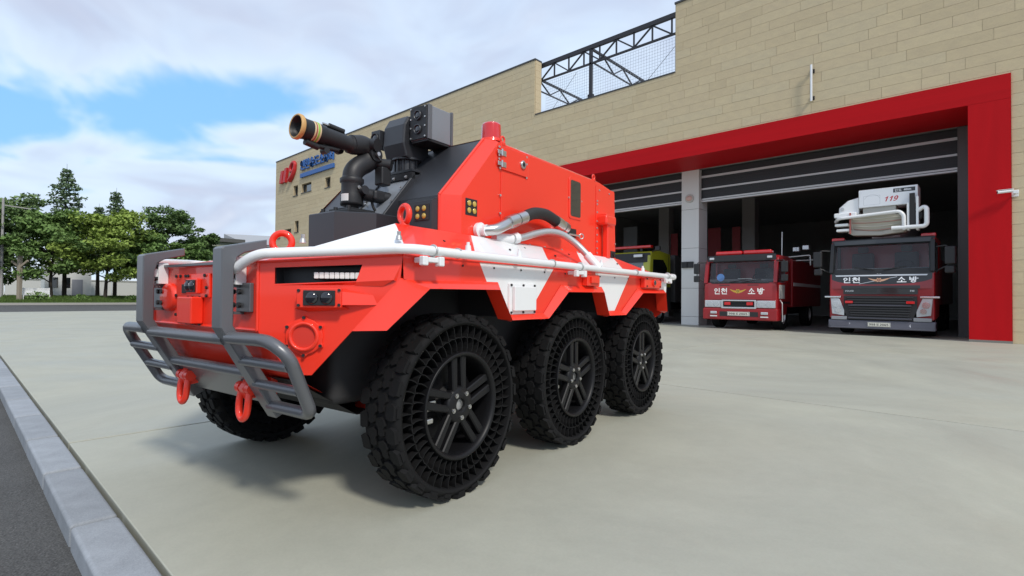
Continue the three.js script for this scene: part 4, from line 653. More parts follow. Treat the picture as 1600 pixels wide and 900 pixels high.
// ---- wheels
{
  const w = new THREE.Group(); w.name = 'wheel';
  const R = .479, W = .24, hw = W / 2, parts = [];
  // carcass ring: axis x, outer face at +hw
  parts.push(lathe([[.420, -hw + .005], [.437, -hw], [.453, -hw + .01], [.463, -hw + .03], [.464, hw - .03], [.454, hw - .01], [.438, hw], [.420, hw - .004], [.417, 0], [.420, -hw + .005]], 72, 'x'));
  // tread blocks wrapped on the ring
  const block = (pts, a0, r0, r1, jit) => {
    const f = []; const P = (u, v, r) => { const a = a0 + u / R; return V(v, Math.cos(a) * r, Math.sin(a) * r); };
    const n = pts.length; const cu = pts.reduce((s, p) => s + p[0], 0) / n, cv = pts.reduce((s, p) => s + p[1], 0) / n;
    const top = pts.map(([u, v]) => P(cu + (u - cu) * .95, cv + (v - cv) * .95, r1)), bot = pts.map(([u, v]) => P(u, v, r0));
    f.push(top); for (let i = 0; i < n; i++) f.push([bot[i], bot[(i + 1) % n], top[(i + 1) % n], top[i]]);
    return poly(f, P(cu, cv, r0 - .02));
  };
  const N = 27, st = 2 * Math.PI / N, L = st * R;
  for (let k = 0; k < N; k++) {
    const a = k * st;
    for (const s of [1, -1]) {
      const aa = a + (s > 0 ? 0 : st * .5);
      // centre blocks: hooked shape
      parts.push(block([[-.040, s * .004], [-.014, s * .000], [.002, s * .014], [.030, s * .012], [.040, s * .030], [.030, s * .054], [.004, s * .050], [-.012, s * .062], [-.038, s * .056], [-.046, s * .030]].map(([u, v]) => [u * 1.1, v]), aa, .458, R, 0));
      // shoulder lugs, long and short in turn
      const lo = k % 2 ? .016 : .0;
      parts.push(block([[-.034 + lo * .4, s * .063], [.006, s * .059], [.030, s * .066], [.036, s * .100], [.030, s * (hw - .003 + lo * .3)], [-.028, s * (hw - .003 + lo * .3)], [-.040, s * .092]].map(([u, v]) => [u * 1.12, v]), aa + st * .30, .455, R - .003, 0));
      // lug foot down the shoulder
      parts.push(block([[-.03, s * (hw - .02)], [.03, s * (hw - .02)], [.026, s * (hw + .003)], [-.024, s * (hw + .003)]], aa + st * .30, .442, .460, 0));
    }
  }
  mesh('tyre', parts, M.rubber, w);
  // web of flexible spokes in two rows
  const web = []; const NS = 46, fx = hw - .012, bx = -hw + .012;
  const ribbon = (pa, t) => { const g = []; const out = []; for (let i = 0; i < pa.length - 1; i++) { const [a0, r0] = pa[i], [a1, r1] = pa[i + 1]; const p = (a, r, x) => V(x, Math.cos(a) * r, Math.sin(a) * r); const da0 = t / r0 / 2, da1 = t / r1 / 2; out.push([p(a0 - da0, r0, fx), p(a0 + da0, r0, fx), p(a1 + da1, r1, fx), p(a1 - da1, r1, fx)], [p(a0 - da0, r0, fx), p(a1 - da1, r1, fx), p(a1 - da1, r1, bx), p(a0 - da0, r0, bx)], [p(a0 + da0, r0, fx), p(a1 + da1, r1, fx), p(a1 + da1, r1, bx), p(a0 + da0, r0, bx)]); } return poly(out); };
  const s2 = 2 * Math.PI / NS;
  for (let k = 0; k < NS; k++) {
    const a = k * s2;
    web.push(ribbon([[a + .1 * s2, .421], [a + .02 * s2, .40], [a, .375], [a + .08 * s2, .352]], .0045));
    web.push(ribbon([[a + .08 * s2, .352], [a - .1 * s2, .33], [a - .12 * s2, .305], [a - .02 * s2, .278]], .0045));
    const p = (aa, r, x) => V(x, Math.cos(aa) * r, Math.sin(aa) * r), F = [];
    for (const [q0, r0, q1, r1] of [[a + .08 * s2, .352, a + .58 * s2, .357], [a + .58 * s2, .357, a + 1.08 * s2, .352]]) { const th = .0025; F.push([p(q0, r0 - th, fx), p(q0, r0 + th, fx), p(q1, r1 + th, fx), p(q1, r1 - th, fx)], [p(q0, r0 + th, fx), p(q1, r1 + th, fx), p(q1, r1 + th, bx), p(q0, r0 + th, bx)]); }
    web.push(poly(F));
  }
  mesh('web', web, M.rubber, w);
  const fxr = hw - .005;
  mesh('rim_ring', lathe([[.278, -.11], [.282, -.10], [.282, fxr], [.272, fxr + .006], [.262, fxr], [.252, fxr - .012], [.248, fxr - .05], [.246, -.10], [.25, -.11]], 64, 'x'), M.rim, w);
  // five twin spokes
  const sp = []; for (let k = 0; k < 5; k++) for (const o of [-1, 1]) { const a = k * 2 * Math.PI / 5 + .02; const g = prism([[.055, -.017], [.055, .017], [.16, .02], [.255, .022], [.255, -.022], [.16, -.02]], fxr - .058, fxr - .018, 'z', .006); /* outline (x=radial,y=tangent) extruded along z */ const m = new THREE.Matrix4().makeBasis(V(0, Math.cos(a), Math.sin(a)), V(0, -Math.sin(a), Math.cos(a)), V(1, 0, 0)); g.translate(0, o * .034, 0); g.applyMatrix4(m); sp.push(g); }
  mesh('spokes', sp, M.rim, w);
  mesh('hub', [lathe([[.034, fxr - .015], [.045, fxr - .008], [.085, fxr - .014], [.10, fxr - .03], [.095, fxr - .06]], 40, 'x'), lathe([[.034, fxr - .015], [.032, fxr - .05]], 24, 'x')], M.rim, w);
  mesh('hub_bore', [cyl(.033, .033, .02, fxr - .045, 0, 0, 'x', 24), lathe([[.022, fxr - .03], [.032, fxr - .03], [.033, fxr - .045], [.022, fxr - .035]], 24, 'x')], M.zinc, w);
  for (let k = 0; k < 5; k++) { const a = k * 2 * Math.PI / 5 + Math.PI / 5; mesh('lug_nut', [cyl(.013, .014, .014, fxr - .012, Math.cos(a) * .066, Math.sin(a) * .066, 'x', 6), cyl(.007, .009, .006, fxr - .003, Math.cos(a) * .066, Math.sin(a) * .066, 'x', 10)], M.steel, w); }
  mesh('brake_and_backing_disc', [lathe([[.06, 0], [.2, 0], [.2, -.02], [.06, -.02]], 40, 'x'), cyl(.246, .246, .01, -.06, 0, 0, 'x', 40)], M.rim, w);  // larger dark disc added behind it to block bright ground between the spokes
  mesh('brake_caliper', [rbox(.05, .06, .12, .03, .02, .19, .012, 2), rbox(.03, .03, .05, .06, -.05, .20, .008)], M.steel, w);
  mesh('inner_hub', [cyl(.09, .11, .2, -.06, 0, 0, 'x', 24)], M.dark, w);
  for (const z of [1.13, -.10, -1.35]) for (const s of [1, -1]) {
    const q = w.clone(); q.position.set(s * (.995 - hw), .478, z); q.rotation.set(z * .02, s > 0 ? 0 : Math.PI, 0, 'YXZ'); veh.add(q);
  }
}
// ---------------------------------------------------------------- trucks in the bays
M.truckRed = mat([.30, .006, .010], .4, 0, { clearcoat: .3, clearcoatRoughness: .1 });
M.chrome = mat([.75, .75, .75], .15, 1);
M.lampGlass = mat([.58, .60, .62], .12, .3, { clearcoat: 1, clearcoatRoughness: .03 });
M.screen = mat([.006, .007, .008], .05, 0, { specularIntensity: .6 });
M.cabGlass = mat([.80, .84, .86], .02, 0, { transmission: 1, thickness: 0 });
M.cloth = mat([.05, .05, .055], .9); M.trim = mat([.09, .09, .095], .7);
// cab interior between sill y0 and roof y1: pillars, seats, wheel, dashboard
function cabInside(t, W, y0, y1, zb, z0, z1, red) {
  for (const s of [-1, 1]) { mesh('windscreen_pillar', beam(V(s * (W - .05), y0 - .03, z0), V(s * (W - .06), y1 + .03, z1), .09, .11), red, t); mesh('door_pillar', rboxAB(s * (W - .07), s * (W - .012), y0 - .02, y1 + .02, zb + .02, zb + .16, .01), red, t); mesh('side_glass', boxAB(s * (W - .035), s * (W - .03), y0, y1, zb + .16, (z0 + z1) / 2 - .05), M.cabGlass, t);
    mesh('seat', rboxAB(s * .25, s * .82, y0 - .05, y0 + (y1 - y0) * .72, zb + .25, zb + .42, .06, 2), M.cloth, t); mesh('headrest', rboxAB(s * .40, s * .67, y0 + (y1 - y0) * .74, y0 + (y1 - y0) * .96, zb + .26, zb + .37, .04, 2), M.cloth, t); }
  mesh('dashboard', rboxAB(-W + .12, W - .12, y0 - .02, y0 + .10, z0 - .38, z0 - .12, .04, 2), M.trim, t);
  mesh('steering_wheel', new THREE.TorusGeometry(.2, .018, 8, 28).rotateX(-.9).translate(.53, y0 + .2, z0 - .42), M.black, t);
}
const paint = (tex, rough = .3) => mat([1, 1, 1], rough, 0, { map: tex, clearcoat: .6, clearcoatRoughness: .1 });
// front panel bowed in plan: x across, y up, z from depth(y), bow back at the ends
function bowed(w, y0, y1, zf, bow, nx = 14, ny = 6) {
  const g = new THREE.PlaneGeometry(w, y1 - y0, nx, ny), p = g.attributes.position;
  for (let i = 0; i < p.count; i++) { const x = p.getX(i), y = p.getY(i) + (y0 + y1) / 2, t = x / (w / 2); p.setXYZ(i, x, y, zf(y) - bow * t * t * (0.6 + .4 * t * t)); }
  g.computeVertexNormals(); return g;
}
function wheelGeo(r, w) { return [lathe([[r * .6, -w / 2], [r * .95, -w / 2], [r, -w / 2 + .04], [r, w / 2 - .04], [r * .95, w / 2], [r * .6, w / 2]], 40, 'x')]; }
function truckWheel(parent, x, r, z, w = .3) { const q = new THREE.Group(); q.name = 'wheel'; q.position.set(x, r, z); parent.add(q); mesh('tyre', wheelGeo(r, w), M.rubber, q); mesh('rim', [lathe([[.0001, .06], [r * .2, .07], [r * .28, .02], [r * .5, 0], [r * .58, .1], [r * .6, .12]], 28, 'x').scale(Math.sign(x), 1, 1)], M.zinc, q); }
const plate = (txt) => canvasTex(256, 64, (g, w, h) => { g.fillStyle = '#d8d6c8'; g.fillRect(0, 0, w, h); g.strokeStyle = '#333'; g.lineWidth = 4; g.strokeRect(3, 3, w - 6, h - 6); g.fillStyle = '#1c1c1c'; g.font = 'bold 46px sans-serif'; g.textBaseline = 'middle'; g.fillText('998', 14, 34); g.fillText('2065', 136, 34); g.strokeStyle = '#1c1c1c'; drawHangul(g, ['do'], 98, 16, 32, 5); });
function emblem(g, x, y, s, gold, mid) { g.fillStyle = gold; for (const k of [-1, 1]) { g.beginPath(); g.moveTo(x + k * s * .15, y - s * .1); g.quadraticCurveTo(x + k * s * .6, y - s * .1, x + k * s * 1.35, y - s * .42); g.quadraticCurveTo(x + k * s * 1.1, y - s * .1, x + k * s * .8, y + s * .05); g.quadraticCurveTo(x + k * s * .6, y + s * .25, x + k * s * .2, y + s * .28); g.fill(); } g.beginPath(); for (let k = 0; k < 12; k++) { const a = k / 12 * 2 * Math.PI, r = (k % 2 ? .3 : .46) * s; g.lineTo(x + Math.cos(a) * r, y + Math.sin(a) * r); } g.fill(); g.fillStyle = mid; g.beginPath(); g.arc(x, y, s * .22, 0, 7); g.fill(); g.fillStyle = gold; g.beginPath(); g.arc(x, y, s * .1, 0, 7); g.fill(); }

// -- aerial platform truck
{
  const t = thing('aerial_platform_truck', 'dark red aerial platform fire truck with white rescue cage over its cab', 'fire truck', [-2.47, 0, -18.05]);
  const W = 1.24;
  mesh('cab', prism([[-.02, .5], [-.02, 1.45], [-.06, 1.84], [-1.3, 1.84], [-1.34, 2.68], [-.24, 2.70], [-.28, 2.76], [-.40, 2.82], [-2.1, 2.84], [-2.15, .9], [-1.5, .9], [-1.4, .55], [-.5, .5]], -W, W, 'x', .045, 3), M.truckRed, t); cabInside(t, W, 1.86, 2.68, -1.3, -.04, -.23, M.black);
  const zf = (y) => y < 1.85 ? .02 - (y > 1.45 ? (y - 1.45) * .1 : 0) : -.02 - (y - 1.85) * .235;
  mesh('windscreen', bowed(2.36, 1.86, 2.70, (y) => zf(y) + .035, .09), M.cabGlass, t);
  mesh('windscreen_frame', [bowed(2.46, 1.79, 1.93, (y) => zf(y) + .045, .09), bowed(2.46, 2.62, 2.82, (y) => zf(y) + .04, .09), ...[-1, 1].map((s) => beam(V(s * 1.16, 1.82, -.09), V(s * 1.14, 2.75, -.28), .10, .04))], M.black, t);
  mesh('sun_visor', bowed(2.30, 2.66, 2.78, (y) => zf(y) + .14, .10), mat([.05, .055, .06], .3, 0), t);
  for (const s of [-1, 1]) { const wp = mesh('wiper', rod(V(s * .1, 1.90, .05), V(s * .62, 1.98, -.02), .014, 6), M.black, t); }
  const tx = canvasTex(1024, 256, (g, w, h) => {
    g.fillStyle = '#8a1018'; g.fillRect(0, 0, w, h); g.fillStyle = '#141416'; g.beginPath(); g.moveTo(0, 0); g.lineTo(w, 0); g.lineTo(w, 90); g.quadraticCurveTo(w * .93, 178, w * .6, 190); g.lineTo(w * .4, 190); g.quadraticCurveTo(w * .07, 178, 0, 90); g.fill();
    g.fillStyle = '#d5d9df'; g.beginPath(); g.moveTo(50, 34); g.lineTo(w - 50, 34); g.lineTo(w - 60, 54); g.lineTo(60, 54); g.fill();
    g.strokeStyle = '#c8ccd2'; g.lineWidth = 7; g.beginPath(); g.moveTo(310, 180); g.lineTo(690, 70); g.stroke(); g.fillStyle = '#e4e6ea'; g.fillRect(w / 2 - 20, 8, 14, 12); g.fillRect(w / 2 + 6, 8, 14, 12);
    g.strokeStyle = '#f2f3f4'; drawHangul(g, ['in', 'cheon'], 140, 74, 86, 13, .16); drawHangul(g, ['so', 'bang'], 690, 74, 86, 13, .3); emblem(g, w / 2, 118, 84, '#c99a78', '#7d4a3a');
    g.fillStyle = '#1a1a1c'; g.fillRect(120, 206, w - 240, 50);
  });
  mesh('front_panel', bowed(2.42, 1.36, 1.82, (y) => zf(y) + .045, .09), paint(tx), t);
  const tx2 = canvasTex(1024, 96, (g, w, h) => { g.fillStyle = '#17181a'; g.fillRect(0, 0, w, h); g.fillStyle = '#c9ccd0'; g.font = 'bold 40px sans-serif'; g.fillText('VOLVO', 24, 50); g.fillText('FM', w - 100, 50); g.fillStyle = '#050506'; g.fillRect(250, 10, 230, 60); g.fillRect(530, 10, 230, 60); });
  mesh('badge_strip', bowed(1.75, 1.20, 1.355, (y) => .06, .05), paint(tx2, .45), t);
  mesh('grille_back', rboxAB(-.86, .86, .46, 1.15, -.02, .05, .01), M.dark, t);
  for (const y of [1.10, 1.03, .96, .80, .73, .66, .59]) mesh('grille_slat', rbox(1.56 - (1.1 - y) * .35, .034, .04, 0, y, .06, .01), mat([.03, .03, .032], .4), t);
  for (const y of [.88, .51]) mesh('grille_bar', rbox(1.5, .05, .06, 0, y, .07, .015), mat([.07, .07, .085], .4, .3), t);
  for (const x of [-.72, .72]) mesh('warning_lamp', rbox(.19, .07, .06, x, .97, .09, .01), M.redPlastic, t);
  for (const s of [-1, 1]) {
    const h = new THREE.Group(); h.name = 'headlamp'; t.add(h);
    mesh('lamp_lens', prism([[s * .78, .56], [s * 1.16, .62], [s * 1.20, 1.08], [s * .98, 1.08]], -.03, .05, 'z', .01), M.lampGlass, h);
    mesh('lamp_bowl', [cyl(.09, .09, .02, s * 1.06, .90, .055, 'z', 20)], M.chrome, h); mesh('lamp_bowl', [cyl(.075, .075, .02, s * 1.0, .73, .055, 'z', 20)], M.chrome, h);
    mesh('lamp_brow', rbox(.42, .05, .1, s * 1.14, 1.12, .03, .012), M.chrome, h);
    mesh('fog_lamp', rbox(.40, .10, .06, s * .98, .50, .04, .015), mat([.30, .31, .33], .15, .2), t);
    mesh('step_corner', rboxAB(s * .70, s * 1.26, .24, .43, -.4, .06, .04, 2), mat([.10, .10, .125], .5), t);
    const m = new THREE.Group(); m.name = 'mirror'; t.add(m);
    mesh('mirror_arm', tube([V(s * 1.2, 2.5, -.2), V(s * 1.5, 2.52, -.05), V(s * 1.55, 2.0, -.05), V(s * 1.26, 1.85, -.15)], .022, .08, 8), M.black, m); mesh('mirror_head', rbox(.24, .48, .14, s * 1.56, 2.25, -.05, .04, 2), M.black, m); mesh('mirror_head', rbox(.22, .2, .13, s * 1.55, 1.87, -.06, .04, 2), M.black, m);
    mesh('roof_beacon', rbox(.34, .10, .2, s * 1.08, 2.86, -.45, .03, 2), M.redPlastic, t);
    
    truckWheel(t, s * 1.02, .5, -1.35); truckWheel(t, s * 1.02, .5, -5.2); truckWheel(t, s * 1.02, .5, -6.6);
  }
  const bt = canvasTex(1024, 96, (g, w, h) => { g.fillStyle = '#5a5a66'; g.fillRect(0, 0, w, h); g.strokeStyle = '#e2e2e6'; drawHangul(g, ['in', 'cheon', 'so', 'bang'], 40, 24, 40, 6); drawHangul(g, ['song', 'do', 'mi', 'rae'], w - 220, 24, 40, 6); });
  mesh('bumper', [rboxAB(-1.26, 1.26, .20, .45, -.3, .05, .03, 2)], mat([.10, .10, .125], .5), t); mesh('bumper_face', bowed(2.4, .22, .42, () => .056, .0), paint(bt, .5), t);
  mesh('number_plate', [boxAB(-.27, .27, .27, .40, .06, .072)], M.decal, t); mesh('number_plate_face', new THREE.PlaneGeometry(.53, .12).translate(0, .335, .075), paint(plate(), .5), t);
  mesh('chassis', rboxAB(-.5, .5, .55, .9, -8, -.6, .03), M.dark, t); mesh('rear_body', rboxAB(-1.22, 1.22, .9, 2.3, -8.2, -2.6, .04), M.truckRed, t); mesh('boom', rboxAB(-.35, .35, 2.9, 3.6, -8.5, -1.2, .04), M.white, t);
  // rescue cage carried over the cab
  const c = new THREE.Group(); c.name = 'rescue_cage'; t.add(c);
  const tb = canvasTex(512, 192, (g, w, h) => { g.fillStyle = '#dfe2e6'; g.fillRect(0, 0, w, h); g.fillStyle = '#1b1e24'; g.fillRect(308, 14, 190, 44); g.fillStyle = '#e6e8ea'; g.font = 'bold 32px sans-serif'; g.fillText('40m', 400, 47); g.strokeStyle = '#e6e8ea'; drawHangul(g, ['in', 'do'], 322, 22, 28, 4); g.fillStyle = '#b5171c'; g.save(); g.transform(1, 0, -.35, 1, 60, 0); g.font = 'bold 76px sans-serif'; g.fillText('119', 210, 148); g.restore(); g.strokeStyle = '#9aa0a6'; g.lineWidth = 2; g.beginPath(); g.arc(118, 130, 74, Math.PI * 1.12, Math.PI * 1.88); g.stroke(); g.strokeRect(40, 70, 150, 100); });
  mesh('control_box', rboxAB(-.50, .88, 3.72, 4.24, -.7, -.05, .015), M.white, c); mesh('box_face', new THREE.PlaneGeometry(1.34, .49).translate(.19, 3.98, -.046), paint(tb, .45), c);
  mesh('boom_head', prism([[-1.02, 3.55], [-1.0, 3.78], [-.78, 3.98], [-.50, 4.05], [-.50, 3.55]], -.7, -.1, 'z', .02), M.white, c);
  mesh('boom_pin', cyl(.05, .05, .04, -.92, 3.74, -.09, 'z', 16), M.zinc, c);
  mesh('inner_panel', rboxAB(-.40, .38, 3.45, 3.72, -.6, -.1, .01), mat([.45, .44, .40], .5), c);
  mesh('upper_rail', tube([V(-1.12, 3.40, -.3), V(-1.0, 3.45, .05), V(.48, 3.52, .08), V(.58, 3.4, .08), V(.58, 3.0, .05)], .05, .12, 10), M.white, c);
  mesh('side_arm', [rboxAB(-1.12, -.55, 3.48, 3.62, -.4, .0, .03, 2), rboxAB(-1.1, -.75, 3.22, 3.30, -.3, .0, .02)], M.white, c); mesh('side_arm', rboxAB(-1.06, -.72, 3.06, 3.14, -.3, 0, .02), M.white, c);
  for (let k = 0; k < 5; k++) { const y = 3.40 - k * .09, sag = .03 + k * .016, w = .62 - k * .02; const pts = []; for (let i = 0; i <= 12; i++) { const u = i / 12 * 2 - 1; pts.push(V(-.08 + u * w, y - sag * (1 - u * u), .02 - (k * .09 + sag) * .35 - .10 * u * u)); } mesh('cage_slat', sweep(pts, () => .014, 6), mat(k % 2 ? [.40, .22, .18] : [.55, .53, .46], .5), c); }
  mesh('cage_floor', prism([[-.78, 3.02], [-.66, 2.94], [0, 2.90], [.55, 2.96], [.66, 3.04], [.6, 3.1], [0, 3.0], [-.7, 3.1]], -.7, -.1, 'z', .01), mat([.40, .38, .34], .6), c);
  mesh('cage_panel', bowed(1.3, 2.97, 3.46, (y) => -.02 - (3.46 - y) * .35, .10).translate(-.06, 0, 0), mat([.56, .54, .46], .5), c);
  mesh('cage_upright', boxAB(-.72, -.68, 2.98, 3.6, -.02, .02), mat([.4, .12, .1], .6), c);
  mesh('cable_reel', [cyl(.2, .2, .1, .78, 3.40, -.1, 'z', 28)], M.dark, c); mesh('hose_column', [rboxAB(.64, .70, 2.98, 3.75, -.2, .02, .01), rboxAB(.84, .90, 2.98, 3.9, -.3, .02, .01)], M.white, c); mesh('guide_strap', boxAB(.70, .82, 3.1, 4.0, .0, .03), M.dark, c);
  mesh('end_loop', tube([V(.3, 3.06, .06), V(1.02, 3.06, .06), V(1.08, 3.12, .06), V(1.08, 3.54, .06), V(1.02, 3.60, .0), V(.86, 3.5, -.05)], .058, .1, 12), M.white, c);
}
// -- pump truck
{
  const t = thing('pump_truck', 'red pump fire truck with light bar and chrome framed grille beside grey column', 'fire truck', [-6.38, 0, -18.1], .03);
  const W = 1.18;
  mesh('cab', prism([[0, .34], [0, 1.46], [-.04, 1.58], [-1.25, 1.58], [-1.28, 2.30], [-.19, 2.31], [-.22, 2.40], [-.34, 2.49], [-1.7, 2.5], [-1.75, .8], [-1.3, .8], [-1.2, .5], [-.45, .5], [-.4, .34]], -W, W, 'x', .045, 3), M.truckRed, t); cabInside(t, W, 1.60, 2.29, -1.25, -.03, -.18, M.truckRed); mesh('sticker', cyl(.13, .13, .006, -.62, 1.76, -.03, 'z', 20).rotateX(-.0), mat([.10, .22, .48], .5), t); mesh('papers', box(.42, .01, .2, .12, 1.72, -.25), M.decal, t);
  const zf = (y) => y < 1.55 ? .012 : .0 - (y - 1.55) * .21;
  mesh('windscreen', bowed(2.18, 1.60, 2.30, (y) => zf(y) + .035, .10), M.cabGlass, t);
  mesh('windscreen_seal', [bowed(2.26, 1.55, 1.61, (y) => zf(y) + .03, .10), bowed(2.26, 2.29, 2.34, (y) => zf(y) + .03, .10), ...[-1, 1].map((s) => beam(V(s * 1.11, 1.57, -.06), V(s * 1.11, 2.33, -.22), .06, .03))], M.black, t);
  mesh('sun_visor', bowed(2.24, 2.32, 2.52, (y) => -.02, .12), mat([.02, .02, .022], .4), t); for (const s of [-1, 1]) mesh('visor_lamp', rbox(.16, .08, .06, s * .94, 2.42, -.08, .02, 2), M.lampGlass, t);
  const lb = new THREE.Group(); lb.name = 'light_bar'; t.add(lb); mesh('lens', [rboxAB(-.92, -.02, 2.55, 2.69, -.65, -.35, .05, 3), rboxAB(.02, .92, 2.55, 2.69, -.65, -.35, .05, 3)], M.redPlastic, lb); mesh('bar_base', rboxAB(-.95, .95, 2.50, 2.56, -.62, -.38, .01), M.black, lb);
  const tx = canvasTex(1024, 256, (g, w, h) => { g.fillStyle = '#9a1a20'; g.fillRect(0, 0, w, h); g.strokeStyle = '#5e0d12'; g.lineWidth = 3; g.beginPath(); g.moveTo(0, 190); g.lineTo(60, 222); g.lineTo(w - 60, 222); g.lineTo(w, 190); g.stroke(); g.strokeStyle = '#f0eee8'; drawHangul(g, ['in', 'cheon'], 140, 74, 98, 15, .12); drawHangul(g, ['so', 'bang'], 650, 74, 98, 15, .3); emblem(g, w / 2 - 12, 124, 92, '#c9a028', '#6f6a20'); g.fillStyle = '#200608'; g.fillRect(220, 16, 160, 14); g.fillRect(640, 16, 160, 14); g.fillRect(12, 60, 26, 100); g.fillRect(w - 38, 60, 26, 100); });
  mesh('front_panel', bowed(2.26, 1.02, 1.54, () => .04, .05), paint(tx), t);
  for (const s of [-1, 1]) mesh('wiper', rod(V(s * .2 - .1, 1.60, .05), V(s * .2 + .5, 1.68, .02), .013, 6), M.black, t);
  mesh('grille_frame', [rboxAB(-.56, .56, .70, .76, -.02, .07, .015), rboxAB(-.56, .56, .95, 1.0, -.02, .07, .015), rboxAB(-.58, -.50, .72, .98, -.02, .068, .015), rboxAB(.50, .58, .72, .98, -.02, .068, .015)], M.chrome, t);
  mesh('grille_back', boxAB(-.5, .5, .75, .96, -.02, .03), M.dark, t); for (const y of [.79, .84, .89, .93]) mesh('grille_slat', boxAB(-.49, .49, y, y + .014, .03, .05), M.black, t);
  for (const x of [-.36, .36]) mesh('warning_lamp', rbox(.2, .1, .05, x, .87, .06, .012), M.redPlastic, t);
  for (const s of [-1, 1]) {
    const h = new THREE.Group(); h.name = 'headlamp'; t.add(h); mesh('lamp_lens', rboxAB(s * .58, s * 1.14, .74, .98, -.02, .05, .02, 2), M.lampGlass, h); mesh('lamp_bowl', [cyl(.085, .085, .02, s * .74, .86, .05, 'z', 18)], M.chrome, h); mesh('lamp_bowl', [cyl(.085, .085, .02, s * .95, .86, .05, 'z', 18)], M.chrome, h);
    mesh('fog_lamp', rbox(.22, .09, .05, s * .82, .56, .08, .02, 2), M.lampGlass, t); mesh('bumper_letters', rbox(.24, .04, .01, s * .82, .44, .085, .003), M.decal, t);
    const m = new THREE.Group(); m.name = 'mirror'; t.add(m); mesh('mirror_arm', tube([V(s * 1.12, 2.3, -.15), V(s * 1.4, 2.3, .05), V(s * 1.42, 1.75, .05), V(s * 1.15, 1.6, -.1)], .018, .06, 8), M.black, m); mesh('mirror_head', rbox(.2, .36, .1, s * 1.42, 2.08, .06, .03, 2), M.black, m); mesh('mirror_head', rbox(.2, .22, .1, s * 1.42, 1.72, .06, .03, 2), M.black, m);
    mesh('door_panel', boxAB(s * 1.18, s * 1.19, 1.05, 1.5, -.9, -.25), mat([.5, .5, .48], .5), t);
    truckWheel(t, s * 1.0, .46, -1.0); truckWheel(t, s * 1.0, .46, -4.8); mesh('wheel_arch', boxAB(s * .9, s * 1.19, .88, .95, -1.55, -.45), M.black, t);
  }
  mesh('bumper', rboxAB(-1.21, 1.21, .32, .71, -.35, .06, .04, 2), M.truckRed, t); mesh('bumper_slot', [boxAB(-.62, .62, .44, .60, .055, .066)], M.dark, t);
  mesh('number_plate', boxAB(-.36, .36, .46, .60, .07, .08), M.decal, t); mesh('number_plate_face', new THREE.PlaneGeometry(.70, .13).translate(0, .53, .083), paint(plate(), .5), t);
  mesh('chassis', rboxAB(-.5, .5, .45, .8, -6.5, -.5, .03), M.dark, t); mesh('pump_body', [rboxAB(-1.18, 1.18, .75, 2.45, -6.6, -2.0, .04)], M.truckRed, t); mesh('body_stripe', boxAB(1.18, 1.19, 1.5, 1.62, -6.5, -2.1), M.decal, t);
  mesh('handrail', [tube([V(1.1, 2.5, -.9), V(1.1, 3.3, -.95)], .02, .02, 8)], M.zinc, t); mesh('roof_floodlight', [rboxAB(1.2, 1.4, 2.7, 2.85, -2.1, -1.9, .02), rboxAB(1.5, 1.7, 2.75, 2.9, -2.1, -1.9, .02)], M.lampGlass, t); mesh('roof_rack', [tube([V(1.0, 2.5, -1.8), V(1.75, 2.55, -1.9), V(1.75, 2.2, -1.9)], .025, .05, 8), tube([V(1.0, 2.42, -2.5), V(1.8, 2.42, -2.5)], .025, .05, 8)], M.zinc, t);
  mesh('step_rail', tube([V(1.22, 1.0, -.2), V(1.3, .9, -.15), V(1.3, .3, -.15)], .018, .05, 8), M.zinc, t);
}
